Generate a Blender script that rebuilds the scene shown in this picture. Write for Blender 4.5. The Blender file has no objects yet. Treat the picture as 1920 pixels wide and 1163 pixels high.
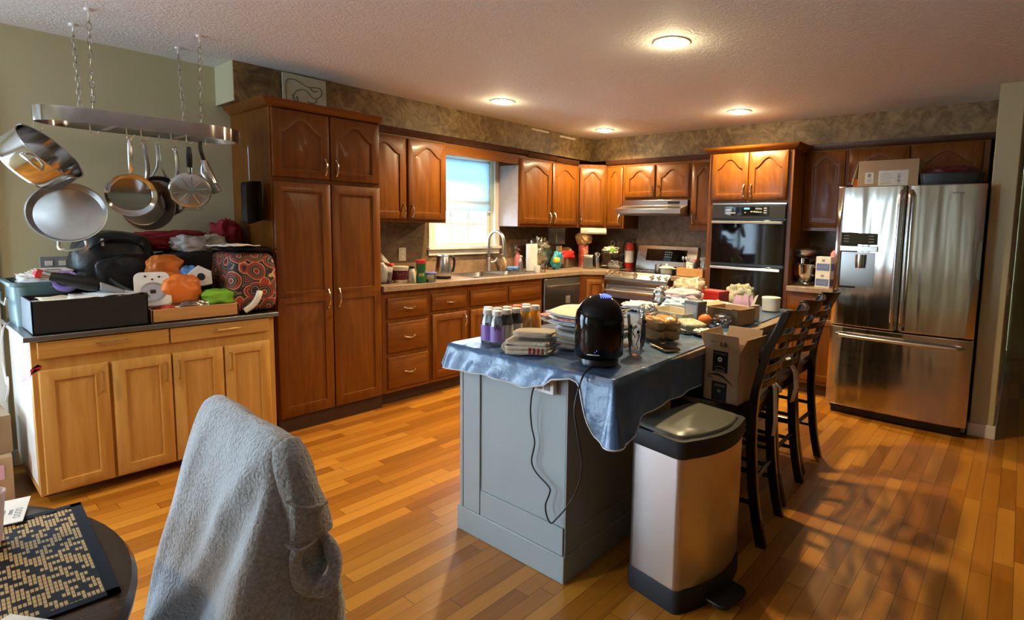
import bpy, bmesh, math, random
from mathutils import Vector, Matrix, noise
R = math.radians; PI = math.pi
S = bpy.context.scene
COL = S.collection
rnd = random.Random(7)

# ------------------------------------------------------------------ camera
CAM = bpy.data.cameras.new('camera'); cam = bpy.data.objects.new('camera', CAM); COL.objects.link(cam)
def look(yaw, pitch, roll):
    y, p, r = R(yaw), R(pitch), R(roll)
    fw = Vector((-math.sin(y)*math.cos(p), math.cos(y)*math.cos(p), -math.sin(p)))
    rt = Vector((math.cos(y), math.sin(y), 0)); up = rt.cross(fw)
    r2 = rt*math.cos(r)+up*math.sin(r); u2 = -rt*math.sin(r)+up*math.cos(r)
    m = Matrix((r2, u2, -fw)).transposed()
    return m.to_4x4()
m = look(38.3233, 5.6269, 1.2386); m.translation = Vector((4.3191, -5.4768, 1.4013)); cam.matrix_world = m
CAM.sensor_width = 36.0; CAM.sensor_fit = 'HORIZONTAL'
CAM.lens = 1038.95/1920*36.0
CAM.shift_x = -133.6/1920; CAM.shift_y = -54.4/1920
CAM.clip_start = 0.05
S.camera = cam
# ------------------------------------------------------------------ view, sky and daylight
S.view_settings.view_transform = 'Standard'; S.view_settings.look = 'None'
S.view_settings.gamma = 1.0; S.view_settings.use_curve_mapping = False
S.view_settings.exposure = 0.88
W = bpy.data.worlds.new('sky'); S.world = W; W.use_nodes = True
bg = W.node_tree.nodes['Background']; bg.inputs[0].default_value = (0.62, 0.82, 1.0, 1); bg.inputs[1].default_value = 13.5
S.cycles.max_bounces = 10; S.cycles.diffuse_bounces = 5; S.cycles.glossy_bounces = 5
S.cycles.transmission_bounces = 8; S.cycles.transparent_max_bounces = 12
S.cycles.caustics_reflective = False; S.cycles.caustics_refractive = False
S.cycles.sample_clamp_indirect = 6.0
def portal(loc, rot, sx, sy):
    l = bpy.data.lights.new('daylight_portal', 'AREA'); l.shape = 'RECTANGLE'; l.size = sx; l.size_y = sy
    l.cycles.is_portal = True
    o = bpy.data.objects.new('daylight_portal', l); COL.objects.link(o); o.location = loc; o.rotation_euler = rot
portal((-0.2, -1.9, 1.55), (0, R(-90), 0), 0.9, 0.85)
portal((-0.2, -6.35, 1.05), (0, R(-90), 0), 2.1, 1.9)
portal((1.0, -8.3, 1.2), (R(90), 0, 0), 1.4, 1.9)

# ------------------------------------------------------------------ materials
def nt(name):
    m = bpy.data.materials.new(name); m.use_nodes = True
    t = m.node_tree; b = t.nodes['Principled BSDF']; return m, t, b
def node(t, typ, **k):
    n = t.nodes.new(typ)
    for a, v in k.items():
        if hasattr(n, a): setattr(n, a, v)
    return n
def math_(t, op, a, b=None, c=None):
    n = t.nodes.new('ShaderNodeMath'); n.operation = op
    for i, v in enumerate((a, b, c)):
        if v is None: continue
        if isinstance(v, (int, float)): n.inputs[i].default_value = v
        else: t.links.new(v, n.inputs[i])
    return n.outputs[0]
def ramp(t, fac, stops):
    n = t.nodes.new('ShaderNodeValToRGB'); t.links.new(fac, n.inputs[0])
    e = n.color_ramp.elements
    while len(e) < len(stops): e.new(0.5)
    for i, (p, c) in enumerate(stops): e[i].position = p; e[i].color = (*c, 1)
    return n.outputs[0]
def objcoord(t, scale=(1, 1, 1), kind='Object'):
    tc = t.nodes.new('ShaderNodeTexCoord'); mp = t.nodes.new('ShaderNodeMapping')
    t.links.new(tc.outputs[kind], mp.inputs[0]); mp.inputs['Scale'].default_value = scale
    return mp.outputs[0]
def noise_(t, vec, scale, detail=3, rough=.5, dist=0):
    n = t.nodes.new('ShaderNodeTexNoise'); t.links.new(vec, n.inputs['Vector'])
    n.inputs['Scale'].default_value = scale; n.inputs['Detail'].default_value = detail
    n.inputs['Roughness'].default_value = rough; n.inputs['Distortion'].default_value = dist
    return n.outputs[0]
def bump(t, b, h, strength=.3, dist=.01):
    n = t.nodes.new('ShaderNodeBump'); n.inputs['Strength'].default_value = strength; n.inputs['Distance'].default_value = dist
    t.links.new(h, n.inputs['Height']); t.links.new(n.outputs[0], b.inputs['Normal'])
def P(name, col, rough=.5, metal=0, var=0, vs=20, bmp=0, bs=60, trans=0, alpha=1, coat=0, ior=1.45, sheen=0, emit=None, es=0, spec=.5):
    m, t, b = nt(name)
    b.inputs['Base Color'].default_value = (*col, 1); b.inputs['Roughness'].default_value = rough
    b.inputs['Metallic'].default_value = metal; b.inputs['Transmission Weight'].default_value = trans
    b.inputs['Alpha'].default_value = alpha; b.inputs['Coat Weight'].default_value = coat; b.inputs['Coat Roughness'].default_value = .08
    b.inputs['IOR'].default_value = ior; b.inputs['Sheen Weight'].default_value = sheen; b.inputs['Specular IOR Level'].default_value = spec
    if emit: b.inputs['Emission Color'].default_value = (*emit, 1); b.inputs['Emission Strength'].default_value = es
    v = objcoord(t)
    if var or True:
        var = var or .06
        f = noise_(t, v, vs, 3)
        lo = tuple(max(0, c*(1-var)) for c in col); hi = tuple(min(1, c*(1+var)) for c in col)
        t.links.new(ramp(t, f, [(.3, lo), (.7, hi)]), b.inputs['Base Color'])
    if bmp: bump(t, b, noise_(t, v, bs, 4), bmp, .01)
    return m
def wood(name, c0, c1, c2, axis='z', rough=.42, coat=.10, sc=1.0):
    m, t, b = nt(name)
    a = {'x': (2, 28, 28), 'y': (28, 2, 28), 'z': (28, 28, 2)}[axis]
    v = objcoord(t, tuple(q*sc for q in a))
    f = noise_(t, v, 1.0, 6, .62, .6); g = noise_(t, v, 4.0, 3, .6)
    f = math_(t, 'ADD', math_(t, 'MULTIPLY', f, .75), math_(t, 'MULTIPLY', g, .25))
    t.links.new(ramp(t, f, [(.32, c0), (.5, c1), (.68, c2)]), b.inputs['Base Color'])
    b.inputs['Roughness'].default_value = rough; b.inputs['Coat Weight'].default_value = coat; b.inputs['Coat Roughness'].default_value = .16; b.inputs['Specular IOR Level'].default_value = .28
    bump(t, b, g, .06, .004)
    return m
def brushed(name, col, rough=.28, axis='z', s=1.0, aniso=.0, wave=0):
    m, t, b = nt(name)
    a = {'x': (1, 160, 160), 'y': (160, 1, 160), 'z': (160, 160, 1), 'h': (3, 3, 900)}[axis]
    v = objcoord(t, a)
    f = noise_(t, v, 1.0, 3, .6)
    b.inputs['Metallic'].default_value = 1; b.inputs['Base Color'].default_value = (*col, 1)
    t.links.new(math_(t, 'MULTIPLY_ADD', f, .06, rough-.03), b.inputs['Roughness'])
    lo = tuple(c*.96 for c in col)
    t.links.new(ramp(t, f, [(.3, lo), (.7, col)]), b.inputs['Base Color'])
    if wave: bump(t, b, noise_(t, objcoord(t, (6.5, 6.5, .55)), 1.0, 2, .5, .3), wave, .02)
    if aniso:
        b.inputs['Anisotropic'].default_value = aniso
        tg = t.nodes.new('ShaderNodeTangent'); tg.direction_type = 'RADIAL'; tg.axis = 'Z'
        t.links.new(tg.outputs[0], b.inputs['Tangent'])
    return m
def mottled(name, c0, c1, c2, scale=9, rough=.55):
    m, t, b = nt(name)
    v = objcoord(t)
    f = noise_(t, v, scale, 6, .62, 1.6); g = noise_(t, v, scale*.25, 3, .5, .5)
    f = math_(t, 'ADD', math_(t, 'MULTIPLY', f, .65), math_(t, 'MULTIPLY', g, .35))
    t.links.new(ramp(t, f, [(.36, c0), (.5, c1), (.64, c2)]), b.inputs['Base Color'])
    b.inputs['Roughness'].default_value = rough
    return m
def floor_mat():
    m, t, b = nt('oak_strip_floor')
    tc = t.nodes.new('ShaderNodeTexCoord'); sp = t.nodes.new('ShaderNodeSeparateXYZ'); t.links.new(tc.outputs['Object'], sp.inputs[0])
    x, y = sp.outputs[0], sp.outputs[1]
    bw = .072
    rx = math_(t, 'DIVIDE', x, bw); row = math_(t, 'FLOOR', rx)
    wn = t.nodes.new('ShaderNodeTexWhiteNoise'); wn.noise_dimensions = '1D'; t.links.new(row, wn.inputs['W'])
    yy = math_(t, 'ADD', math_(t, 'DIVIDE', y, .62), math_(t, 'MULTIPLY', wn.outputs[0], 17.3))
    pl = math_(t, 'FLOOR', yy)
    cb = t.nodes.new('ShaderNodeCombineXYZ'); t.links.new(row, cb.inputs[0]); t.links.new(pl, cb.inputs[1])
    w2 = t.nodes.new('ShaderNodeTexWhiteNoise'); w2.noise_dimensions = '2D'; t.links.new(cb.outputs[0], w2.inputs['Vector'])
    mp = t.nodes.new('ShaderNodeMapping'); mp.inputs['Scale'].default_value = (40, 2.2, 1); t.links.new(tc.outputs['Object'], mp.inputs[0])
    ad = t.nodes.new('ShaderNodeVectorMath'); ad.operation = 'ADD'; t.links.new(mp.outputs[0], ad.inputs[0])
    sc = t.nodes.new('ShaderNodeVectorMath'); sc.operation = 'SCALE'; t.links.new(w2.outputs[1], sc.inputs[0]); sc.inputs['Scale'].default_value = 40
    t.links.new(sc.outputs[0], ad.inputs[1])
    g = noise_(t, ad.outputs[0], 1.0, 5, .6, .8)
    f = math_(t, 'ADD', math_(t, 'MULTIPLY', w2.outputs[0], .62), math_(t, 'MULTIPLY', g, .38))
    c = ramp(t, f, [(.1, FLC[0]), (.45, FLC[1]), (.9, FLC[2])])
    fx = math_(t, 'FRACT', rx); fy = math_(t, 'FRACT', yy)
    e1 = math_(t, 'LESS_THAN', fx, .035); e2 = math_(t, 'LESS_THAN', fy, .005)
    e = math_(t, 'MAXIMUM', e1, e2)
    mx = t.nodes.new('ShaderNodeMixRGB'); t.links.new(math_(t, 'MULTIPLY', e, .75), mx.inputs[0]); t.links.new(c, mx.inputs[1]); mx.inputs[2].default_value = (.05, .018, .005, 1)
    t.links.new(mx.outputs[0], b.inputs['Base Color'])
    b.inputs['Roughness'].default_value = .34; b.inputs['Coat Weight'].default_value = .35; b.inputs['Coat Roughness'].default_value = .2
    bump(t, b, math_(t, 'SUBTRACT', 1, e), .25, .002)
    return m
FLC = [(.225, .070, .006), (.41, .150, .012), (.58, .255, .032)]
def ceiling_mat():
    m, t, b = nt('textured_ceiling_paint')
    v = objcoord(t)
    b.inputs['Base Color'].default_value = (.72, .73, .72, 1); b.inputs['Roughness'].default_value = .75
    f = noise_(t, v, 22, 3, .55, 2.2)
    f = ramp(t, f, [(.42, (0, 0, 0)), (.56, (1, 1, 1))])
    bump(t, b, f, .30, .010)
    return m
def paisley_mat():
    m, t, b = nt('paisley_print')
    v = objcoord(t)
    vo = t.nodes.new('ShaderNodeTexVoronoi'); t.links.new(v, vo.inputs['Vector']); vo.inputs['Scale'].default_value = 11
    f = math_(t, 'FRACT', math_(t, 'MULTIPLY', math_(t, 'ADD', vo.outputs[0], math_(t, 'MULTIPLY', noise_(t, v, 9, 2), .5)), 2.6))
    n = t.nodes.new('ShaderNodeValToRGB'); n.color_ramp.interpolation = 'CONSTANT'; t.links.new(f, n.inputs[0])
    e = n.color_ramp.elements
    st = [(0, (.35, .035, .015)), (.16, (.5, .36, .2)), (.24, (.03, .012, .018)), (.5, (.16, .17, .10)), (.6, (.03, .012, .018)), (.78, (.40, .06, .03)), (.9, (.035, .015, .02))]
    while len(e) < len(st): e.new(.5)
    for i, (p, c) in enumerate(st): e[i].position = p; e[i].color = (*c, 1)
    t.links.new(n.outputs[0], b.inputs['Base Color']); b.inputs['Roughness'].default_value = .7
    bump(t, b, noise_(t, v, 30, 2), .4, .01)
    return m
def check_mat(name, ca, cb, sx, sy, cc):
    # woven reed placemat
    m, t, b = nt(name)
    tc = t.nodes.new('ShaderNodeTexCoord'); sp = t.nodes.new('ShaderNodeSeparateXYZ'); t.links.new(tc.outputs['Object'], sp.inputs[0])
    u = math_(t, 'DIVIDE', sp.outputs[0], sx); v = math_(t, 'DIVIDE', sp.outputs[1], sy)
    ru, rv = math_(t, 'FLOOR', u), math_(t, 'FLOOR', v)
    bv = math_(t, 'FLOOR', math_(t, 'DIVIDE', math_(t, 'ADD', rv, math_(t, 'MULTIPLY', math_(t, 'MODULO', math_(t, 'ABSOLUTE', ru), 3), 1)), 3))
    ch = math_(t, 'MODULO', math_(t, 'ABSOLUTE', math_(t, 'ADD', ru, bv)), 2)
    fu, fv = math_(t, 'FRACT', u), math_(t, 'FRACT', v)
    gap = math_(t, 'MAXIMUM', math_(t, 'LESS_THAN', fu, .10), math_(t, 'LESS_THAN', fv, .24))
    rr = t.nodes.new('ShaderNodeTexWhiteNoise'); rr.noise_dimensions = '2D'
    cbn = t.nodes.new('ShaderNodeCombineXYZ'); t.links.new(ru, cbn.inputs[0]); t.links.new(bv, cbn.inputs[1]); t.links.new(cbn.outputs[0], rr.inputs['Vector'])
    sel = math_(t, 'GREATER_THAN', math_(t, 'ADD', math_(t, 'MULTIPLY', ch, .7), math_(t, 'MULTIPLY', rr.outputs[0], .62)), .40)
    c = ramp(t, sel, [(.4, ca), (.6, cb)])
    mx = t.nodes.new('ShaderNodeMixRGB'); t.links.new(gap, mx.inputs[0]); t.links.new(c, mx.inputs[1]); mx.inputs[2].default_value = (*cc, 1)
    t.links.new(mx.outputs[0], b.inputs['Base Color']); b.inputs['Roughness'].default_value = .8; b.inputs['Specular IOR Level'].default_value = .15
    bump(t, b, math_(t, 'SUBTRACT', 1, gap), .5, .002)
    return m
def glass_mat(name, col=(1, 1, 1), rough=.02, a=.25):
    m, t, b = nt(name)
    b.inputs['Base Color'].default_value = (*col, 1); b.inputs['Roughness'].default_value = rough
    b.inputs['Transmission Weight'].default_value = 1.0; b.inputs['IOR'].default_value = 1.25
    tr = t.nodes.new('ShaderNodeBsdfTransparent'); mx = t.nodes.new('ShaderNodeMixShader')
    fr = t.nodes.new('ShaderNodeFresnel'); fr.inputs[0].default_value = 1.45
    gl = t.nodes.new('ShaderNodeBsdfGlossy'); gl.inputs['Roughness'].default_value = rough
    tr.inputs[0].default_value = (*col, 1)
    t.links.new(math_(t, 'MULTIPLY_ADD', fr.outputs[0], .85, a), mx.inputs[0]); t.links.new(tr.outputs[0], mx.inputs[1]); t.links.new(gl.outputs[0], mx.inputs[2])
    t.links.new(mx.outputs[0], t.nodes['Material Output'].inputs[0])
    return m
M = {}
M['cherry'] = wood('cherry_wood', (.108, .031, .0025), (.155, .047, .003), (.20, .065, .004), 'z')
M['cherry_h'] = wood('cherry_wood_level', (.108, .031, .0025), (.155, .047, .003), (.20, .065, .004), 'y')
M['cherry_x'] = wood('cherry_wood_cross', (.108, .031, .0025), (.155, .047, .003), (.20, .065, .004), 'x')
M['maple'] = wood('maple_wood', (.44, .225, .052), (.51, .275, .070), (.57, .33, .10), 'z', .4, .15)
M['maple_h'] = wood('maple_wood_level', (.44, .225, .052), (.51, .275, .070), (.57, .33, .10), 'y', .4, .15)
M['traywood'] = wood('tray_wood', (.42, .20, .06), (.50, .26, .09), (.56, .31, .12), 'y', .5, .0)
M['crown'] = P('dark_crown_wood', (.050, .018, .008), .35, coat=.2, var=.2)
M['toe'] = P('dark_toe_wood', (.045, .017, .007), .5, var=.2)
M['espresso'] = wood('espresso_wood', (.006, .004, .004), (.010, .007, .006), (.016, .010, .008), 'z', .22, .4)
M['tablewood'] = wood('dark_table_wood', (.030, .018, .010), (.050, .030, .018), (.07, .045, .028), 'y', .25, .4, .5)
M['floor'] = floor_mat()
M['ceiling'] = ceiling_mat()
M['paint'] = P('olive_beige_paint', (.52, .475, .29), .7, var=.03, vs=3, bmp=.05, bs=120)
M['trim'] = P('white_trim_paint', (.72, .72, .70), .4, var=.03)
M['paper'] = mottled('mottled_wallcovering', (.085, .050, .018), (.205, .128, .045), (.36, .255, .105), 9)
M['splash'] = mottled('mottled_backsplash', (.085, .052, .030), (.15, .095, .056), (.23, .155, .095), 10, .45)
M['tile'] = mottled('tan_border_tile', (.26, .16, .10), (.34, .22, .14), (.42, .29, .19), 12, .35)
M['counter'] = mottled('speckled_laminate', (.20, .13, .08), (.30, .21, .135), (.38, .28, .19), 60, .3)
M['steel'] = brushed('stainless_steel', (.56, .53, .50), .24, 'h', aniso=.6)
M['fridgesteel'] = brushed('rippled_stainless', (.54, .50, .45), .16, 'h', aniso=.85, wave=.9)
M['steel_dark'] = brushed('dark_stainless', (.30, .29, .27), .3, 'h', aniso=.4)
M['steel_y'] = brushed('brushed_steel', (.55, .55, .55), .25, 'y')
M['polished'] = P('polished_steel', (.62, .61, .60), .10, 1)
M['satin'] = P('satin_steel', (.58, .57, .54), .26, 1)
M['panmetal'] = P('worn_pan_steel', (.40, .385, .36), .33, 1)
M['laminate'] = P('pale_mauve_laminate', (.36, .31, .31), .5)
M['nickel'] = P('satin_nickel', (.75, .68, .55), .18, 1)
M['brass'] = P('warm_brass', (.62, .46, .22), .25, 1)
M['rim'] = P('white_enamel', (.8, .78, .74), .3)
M['black'] = P('black_plastic', (.010, .010, .011), .3)
M['blackmat'] = P('black_matte', (.011, .011, .012), .65)
M['blackgloss'] = P('glossy_black', (.003, .003, .004), .07, coat=.0, spec=.38)
M['blackglass'] = P('black_glass', (.004, .004, .004), .04, spec=.6)
M['grayplastic'] = P('gray_plastic', (.22, .22, .23), .4)
M['white'] = P('white_plastic', (.75, .74, .72), .35)
M['whitecloth'] = P('white_cloth', (.66, .63, .60), .85, bmp=.3, bs=25)
M['cream'] = P('cream_ceramic', (.68, .64, .52), .25)
M['paperw'] = P('white_sheet', (.74, .73, .69), .8)
M['papery'] = P('cream_sheet', (.72, .68, .50), .8)
M['paperb'] = P('bluish_sheet', (.50, .55, .62), .7)
M['card'] = P('brown_cardboard', (.42, .29, .17), .8, var=.08, vs=6)
M['carddark'] = P('kraft_cardboard', (.26, .17, .09), .8, var=.08, vs=6)
M['red'] = P('red_plastic', (.45, .025, .020), .4)
M['redcloth'] = P('red_cloth', (.30, .018, .028), .9, bmp=.3, bs=30)
M['maroon'] = P('maroon_label', (.10, .012, .022), .4)
M['orange'] = P('orange_bag', (.78, .20, .03), .35, bmp=.3, bs=18)
M['orangej'] = P('orange_juice', (.85, .36, .015), .15, coat=.5)
M['orangef'] = P('orange_peel', (.75, .16, .02), .4, bmp=.2, bs=200)
M['green'] = P('green_plastic', (.015, .11, .035), .35)
M['lime'] = P('lime_fabric', (.20, .48, .035), .6, bmp=.3, bs=25)
M['blue'] = P('blue_plastic', (.035, .12, .35), .4)
M['bluelid'] = P('violet_blue_lid', (.10, .13, .42), .4)
M['teal'] = P('teal_plastic', (.085, .16, .18), .4)
M['tealbag'] = P('teal_bag', (.02, .23, .33), .35)
M['yellow'] = P('yellow_print', (.70, .50, .05), .4)
M['purple'] = P('purple_label', (.28, .18, .48), .45)
M['pink'] = P('pink_plastic', (.65, .22, .26), .4)
M['pinkpaper'] = P('pink_tissue', (.66, .42, .58), .7)
M['graylid'] = P('gray_olive_lid', (.115, .115, .088), .33)
M['canbody'] = brushed('trash_can_steel', (.60, .56, .53), .33, 'h', aniso=.3)
M['island'] = P('gray_blue_paint', (.28, .325, .335), .45, var=.03, vs=4)
M['cloth'] = P('slate_blue_vinyl', (.060, .115, .215), .32, var=.15, vs=9, bmp=.7, bs=17, coat=.2)
M['clothedge'] = P('pale_vinyl_edge', (.50, .52, .53), .4)
M['hoodie'] = P('gray_fleece', (.32, .33, .34), .95, var=.22, vs=140, bmp=.7, bs=150, sheen=.5)
M['quilt'] = paisley_mat()
M['nylon'] = P('black_nylon', (.012, .013, .015), .35, var=.3, vs=10, bmp=.5, bs=14)
M['reed'] = check_mat('woven_reed', (.012, .012, .016), (.50, .34, .15), .0135, .0058, (.006, .006, .008))
M['matedge'] = P('navy_binding', (.010, .012, .018), .9, spec=.15)
M['glass'] = glass_mat('clear_glass', (1, 1, 1), .02, .02)
M['pane'] = glass_mat('window_glass', (.96, .98, 1), .01, .0)
M['clearbag'] = glass_mat('clear_film', (.97, .97, .96), .10, .02)
M['bluefilm'] = glass_mat('pale_plastic_film', (.82, .90, .92), .2, .30)
M['shade'] = P('window_shade_fabric', (.66, .72, .74), .9, trans=.0)
M['bread'] = P('bread_crust', (.66, .40, .15), .7, var=.2, vs=14)
M['tan'] = P('tan_cloth', (.44, .37, .27), .9, bmp=.4, bs=80)
M['brownbag'] = P('brown_paper', (.40, .25, .11), .75, bmp=.4, bs=25)
M['redprint'] = mottled('red_white_print', (.30, .03, .02), (.42, .06, .04), (.8, .72, .62), 30, .4)
M['camo'] = mottled('printed_plastic', (.10, .07, .04), (.35, .28, .17), (.62, .58, .48), 16, .4)
M['babyblue'] = P('pale_blue_cloth', (.46, .56, .64), .85, bmp=.3, bs=25)
M['pinkcloth'] = P('pale_pink_cloth', (.62, .46, .48), .9, bmp=.4, bs=25)
M['foil'] = P('foil_wrap', (.66, .64, .56), .25, .6, bmp=.8, bs=40)
M['grtowel'] = mottled('green_print_towel', (.12, .15, .06), (.45, .45, .33), (.62, .6, .5), 45, .9)
M['tin'] = P('pewter_box', (.20, .23, .27), .35, .3)
M['mixed'] = mottled('mixed_snacks', (.28, .10, .05), (.50, .32, .16), (.62, .52, .34), 30, .5)
M['white_emit'] = P('lamp_lens', (1, .95, .85), .4, emit=(1, .86, .62), es=26)
M['blueled'] = P('blue_light', (.05, .05, .4), .3, emit=(.10, .14, 1.0), es=1.6)
M['cyanled'] = P('cyan_display', (.05, .2, .25), .3, emit=(.25, .7, .9), es=.8)
M['glyph'] = P('pale_print', (.45, .43, .36), .5)
M['ink'] = P('dark_ink', (.022, .018, .016), .6)
M['grayink'] = P('gray_ink', (.22, .23, .25), .7)
M['grass'] = P('near_white_lawn', (.75, .78, .80), .9)  # near-white ground beyond the windows
M['tree'] = P('far_foliage', (.10, .22, .22), .9)
M['redtape'] = P('red_tape', (.55, .02, .025), .5)
M['whitecard'] = P('white_carton', (.68, .66, .62), .6)
M['bluecard'] = P('blue_print', (.10, .16, .36), .5)
M['drawing'] = P('aged_paper', (.50, .50, .40), .8)
M['olive'] = P('olive_ink', (.10, .11, .06), .8)
M['slush'] = P('sponge_blue', (.12, .30, .65), .8)
M['cord'] = P('black_cord', (.008, .008, .008), .5)
M['whitecord'] = P('white_cord', (.62, .60, .55), .5)
def shade_mat():
    m, t, b = nt('translucent_shade')
    b.inputs['Base Color'].default_value = (.70, .74, .74, 1); b.inputs['Roughness'].default_value = .9
    tl = t.nodes.new('ShaderNodeBsdfTranslucent'); tl.inputs[0].default_value = (.62, .80, .86, 1)
    mx = t.nodes.new('ShaderNodeMixShader'); mx.inputs[0].default_value = .42
    t.links.new(b.outputs[0], mx.inputs[1]); t.links.new(tl.outputs[0], mx.inputs[2])
    t.links.new(mx.outputs[0], t.nodes['Material Output'].inputs[0]); return m
M['shade'] = shade_mat()
# ------------------------------------------------------------------ mesh builder
X, Y, Z = Vector((1, 0, 0)), Vector((0, 1, 0)), Vector((0, 0, 1))
class G:
    def __init__(s): s.bm = bmesh.new(); s.mats = []; s.mi = 0
    def use(s, key):
        if key not in s.mats: s.mats.append(key)
        s.mi = s.mats.index(key); return s
    def f(s, vs):
        try: q = s.bm.faces.new(vs); q.material_index = s.mi; return q
        except ValueError: return None
    def v(s, p): return s.bm.verts.new(p)
    def box(s, x0, x1, y0, y1, z0, z1):
        c = [s.v((x, y, z)) for z in (z0, z1) for x, y in ((x0, y0), (x1, y0), (x1, y1), (x0, y1))]
        for q in ((3, 2, 1, 0), (4, 5, 6, 7), (0, 1, 5, 4), (1, 2, 6, 5), (2, 3, 7, 6), (3, 0, 4, 7)): s.f([c[i] for i in q])
        return s
    def prism(s, pts, z0, z1, fn=None):
        fn = fn or (lambda a, b, h: (a, b, h))
        lo = [s.v(fn(a, b, z0)) for a, b in pts]; hi = [s.v(fn(a, b, z1)) for a, b in pts]
        n = len(pts); s.f(lo[::-1]); s.f(hi)
        for i in range(n): s.f([lo[i], lo[(i+1) % n], hi[(i+1) % n], hi[i]])
        return s
    def rings(s, rings, cap0=True, cap1=True, close=True):
        rs = [[s.v(p) for p in r] for r in rings]; n = len(rs[0])
        for a, b in zip(rs, rs[1:]):
            for i in range(n if close else n-1): s.f([a[i], a[(i+1) % n], b[(i+1) % n], b[i]])
        if cap0: s.f(rs[0][::-1])
        if cap1: s.f(rs[-1])
        return s
    def lathe(s, prof, c=(0, 0, 0), ax='z', n=24, cap0=True, cap1=True, sx=1, sy=1):
        out = []
        for r, h in prof:
            ring = []
            for i in range(n):
                a = 2*PI*i/n; p, q = r*math.cos(a)*sx, r*math.sin(a)*sy
                d = {'z': (p, q, h), 'x': (h, p, q), 'y': (q, h, p)}[ax]
                ring.append((c[0]+d[0], c[1]+d[1], c[2]+d[2]))
            out.append(ring)
        return s.rings(out, cap0, cap1)
    def cyl(s, c, r, h, ax='z', n=20, r2=None): return s.lathe([(r, 0), (r if r2 is None else r2, h)], c, ax, n)
    def tube(s, pts, r, n=8, closed=False, rs=None):
        pts = [Vector(p) for p in pts]; N = len(pts); out = []; up = None
        for i, p in enumerate(pts):
            if closed: t = pts[(i+1) % N]-pts[i-1]
            else: t = pts[min(i+1, N-1)]-pts[max(i-1, 0)]
            if t.length < 1e-9: t = Vector((0, 0, 1))
            t.normalize()
            if up is None:
                up = Z.copy() if abs(t.z) < .9 else X.copy()
            a = up-t*up.dot(t)
            if a.length < 1e-6: a = t.orthogonal()
            a.normalize(); up = a; b = t.cross(a)
            rr = rs[i] if rs else r
            out.append([p+(a*math.cos(2*PI*k/n)+b*math.sin(2*PI*k/n))*rr for k in range(n)])
        if closed: out.append(out[0]); return s.rings(out, False, False)
        return s.rings(out)
    def grid(s, fn, nu, nv, thick=0):
        vs = [[s.v(fn(i/nu, j/nv)) for j in range(nv+1)] for i in range(nu+1)]
        for i in range(nu):
            for j in range(nv): s.f([vs[i][j], vs[i+1][j], vs[i+1][j+1], vs[i][j+1]])
        return s
    def sph(s, c, rx, ry=None, rz=None, n=16, m=10):
        ry = ry or rx; rz = rz or rx
        rr = []
        for j in range(1, m):
            a = PI*j/m
            rr.append([(c[0]+rx*math.sin(a)*math.cos(2*PI*i/n), c[1]+ry*math.sin(a)*math.sin(2*PI*i/n), c[2]-rz*math.cos(a)) for i in range(n)])
        return s.rings(rr)
    def blob(s, c, sx, sy, sz, seed=0, amp=.25, fr=2.2, sq=.6, n=36, m=22, flat=True, ridge=0):
        # a soft, crumpled body resting on z = c.z; sx, sy half sizes, sz full height
        off = Vector((seed*7.13, seed*3.7, seed*1.9)); rr = []
        def pw(v): return math.copysign(abs(v)**sq, v)
        for j in range(1, m):
            a = PI*j/m; ring = []
            for i in range(n):
                t = 2*PI*i/n
                d = Vector((pw(math.cos(t))*math.sin(a)**sq, pw(math.sin(t))*math.sin(a)**sq, -pw(math.cos(a))))
                q = noise.noise(d*fr+off)
                if ridge: q = q*(1-ridge)+ridge*(abs(noise.noise(d*fr*1.7+off*1.3))*2-.6)
                k = 1+amp*q
                z = d.z*k
                if flat and z < -.98: z = -.98
                ring.append((c[0]+d.x*k*sx, c[1]+d.y*k*sy, c[2]+max(0, (z+.98)/1.98)*sz if flat else c[2]+(z+1)/2*sz))
            rr.append(ring)
        return s.rings(rr)
    def xf(s, mat): bmesh.ops.transform(s.bm, matrix=mat, verts=s.bm.verts); return s
    def done(s, name, mat=None, parent=None, bev=0, smooth=True, ang=38, world=True, solid=0, sub=0, seg=2):
        bm = s.bm
        if parent is not None and world:
            bmesh.ops.translate(bm, verts=bm.verts, vec=-wloc(parent))
        bmesh.ops.recalc_face_normals(bm, faces=bm.faces)
        me = bpy.data.meshes.new(name); bm.to_mesh(me); bm.free()
        if s.mats:
            for k in s.mats: me.materials.append(M[k])
        else: me.materials.append(M[mat])
        if smooth:
            me.shade_smooth()
            me.set_sharp_from_angle(angle=R(ang))
        o = bpy.data.objects.new(name, me); COL.objects.link(o)
        if parent is not None: o.parent = parent
        if solid:
            q = o.modifiers.new('thickness', 'SOLIDIFY'); q.thickness = solid; q.offset = 0
        if bev:
            q = o.modifiers.new('edge', 'BEVEL'); q.width = bev; q.segments = seg; q.limit_method = 'ANGLE'; q.angle_limit = R(40)
            q.harden_normals = False
        if sub:
            q = o.modifiers.new('smooth', 'SUBSURF'); q.levels = sub; q.render_levels = sub
        return o
def wloc(o):
    l = Vector(o.location)
    while o.parent: o = o.parent; l = l+Vector(o.location)
    return l
def tag(o, label, cat, group=None):
    o['label'] = label; o['category'] = cat
    if group: o['group'] = group
    return o
def thing(name, label, cat, loc=(0, 0, 0), rz=0, group=None):
    o = bpy.data.objects.new(name, None); COL.objects.link(o); o.location = loc; o.rotation_euler = (0, 0, R(rz))
    o.empty_display_size = .05
    return tag(o, label, cat, group)
def struct(o): o['kind'] = 'structure'; return o
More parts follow.
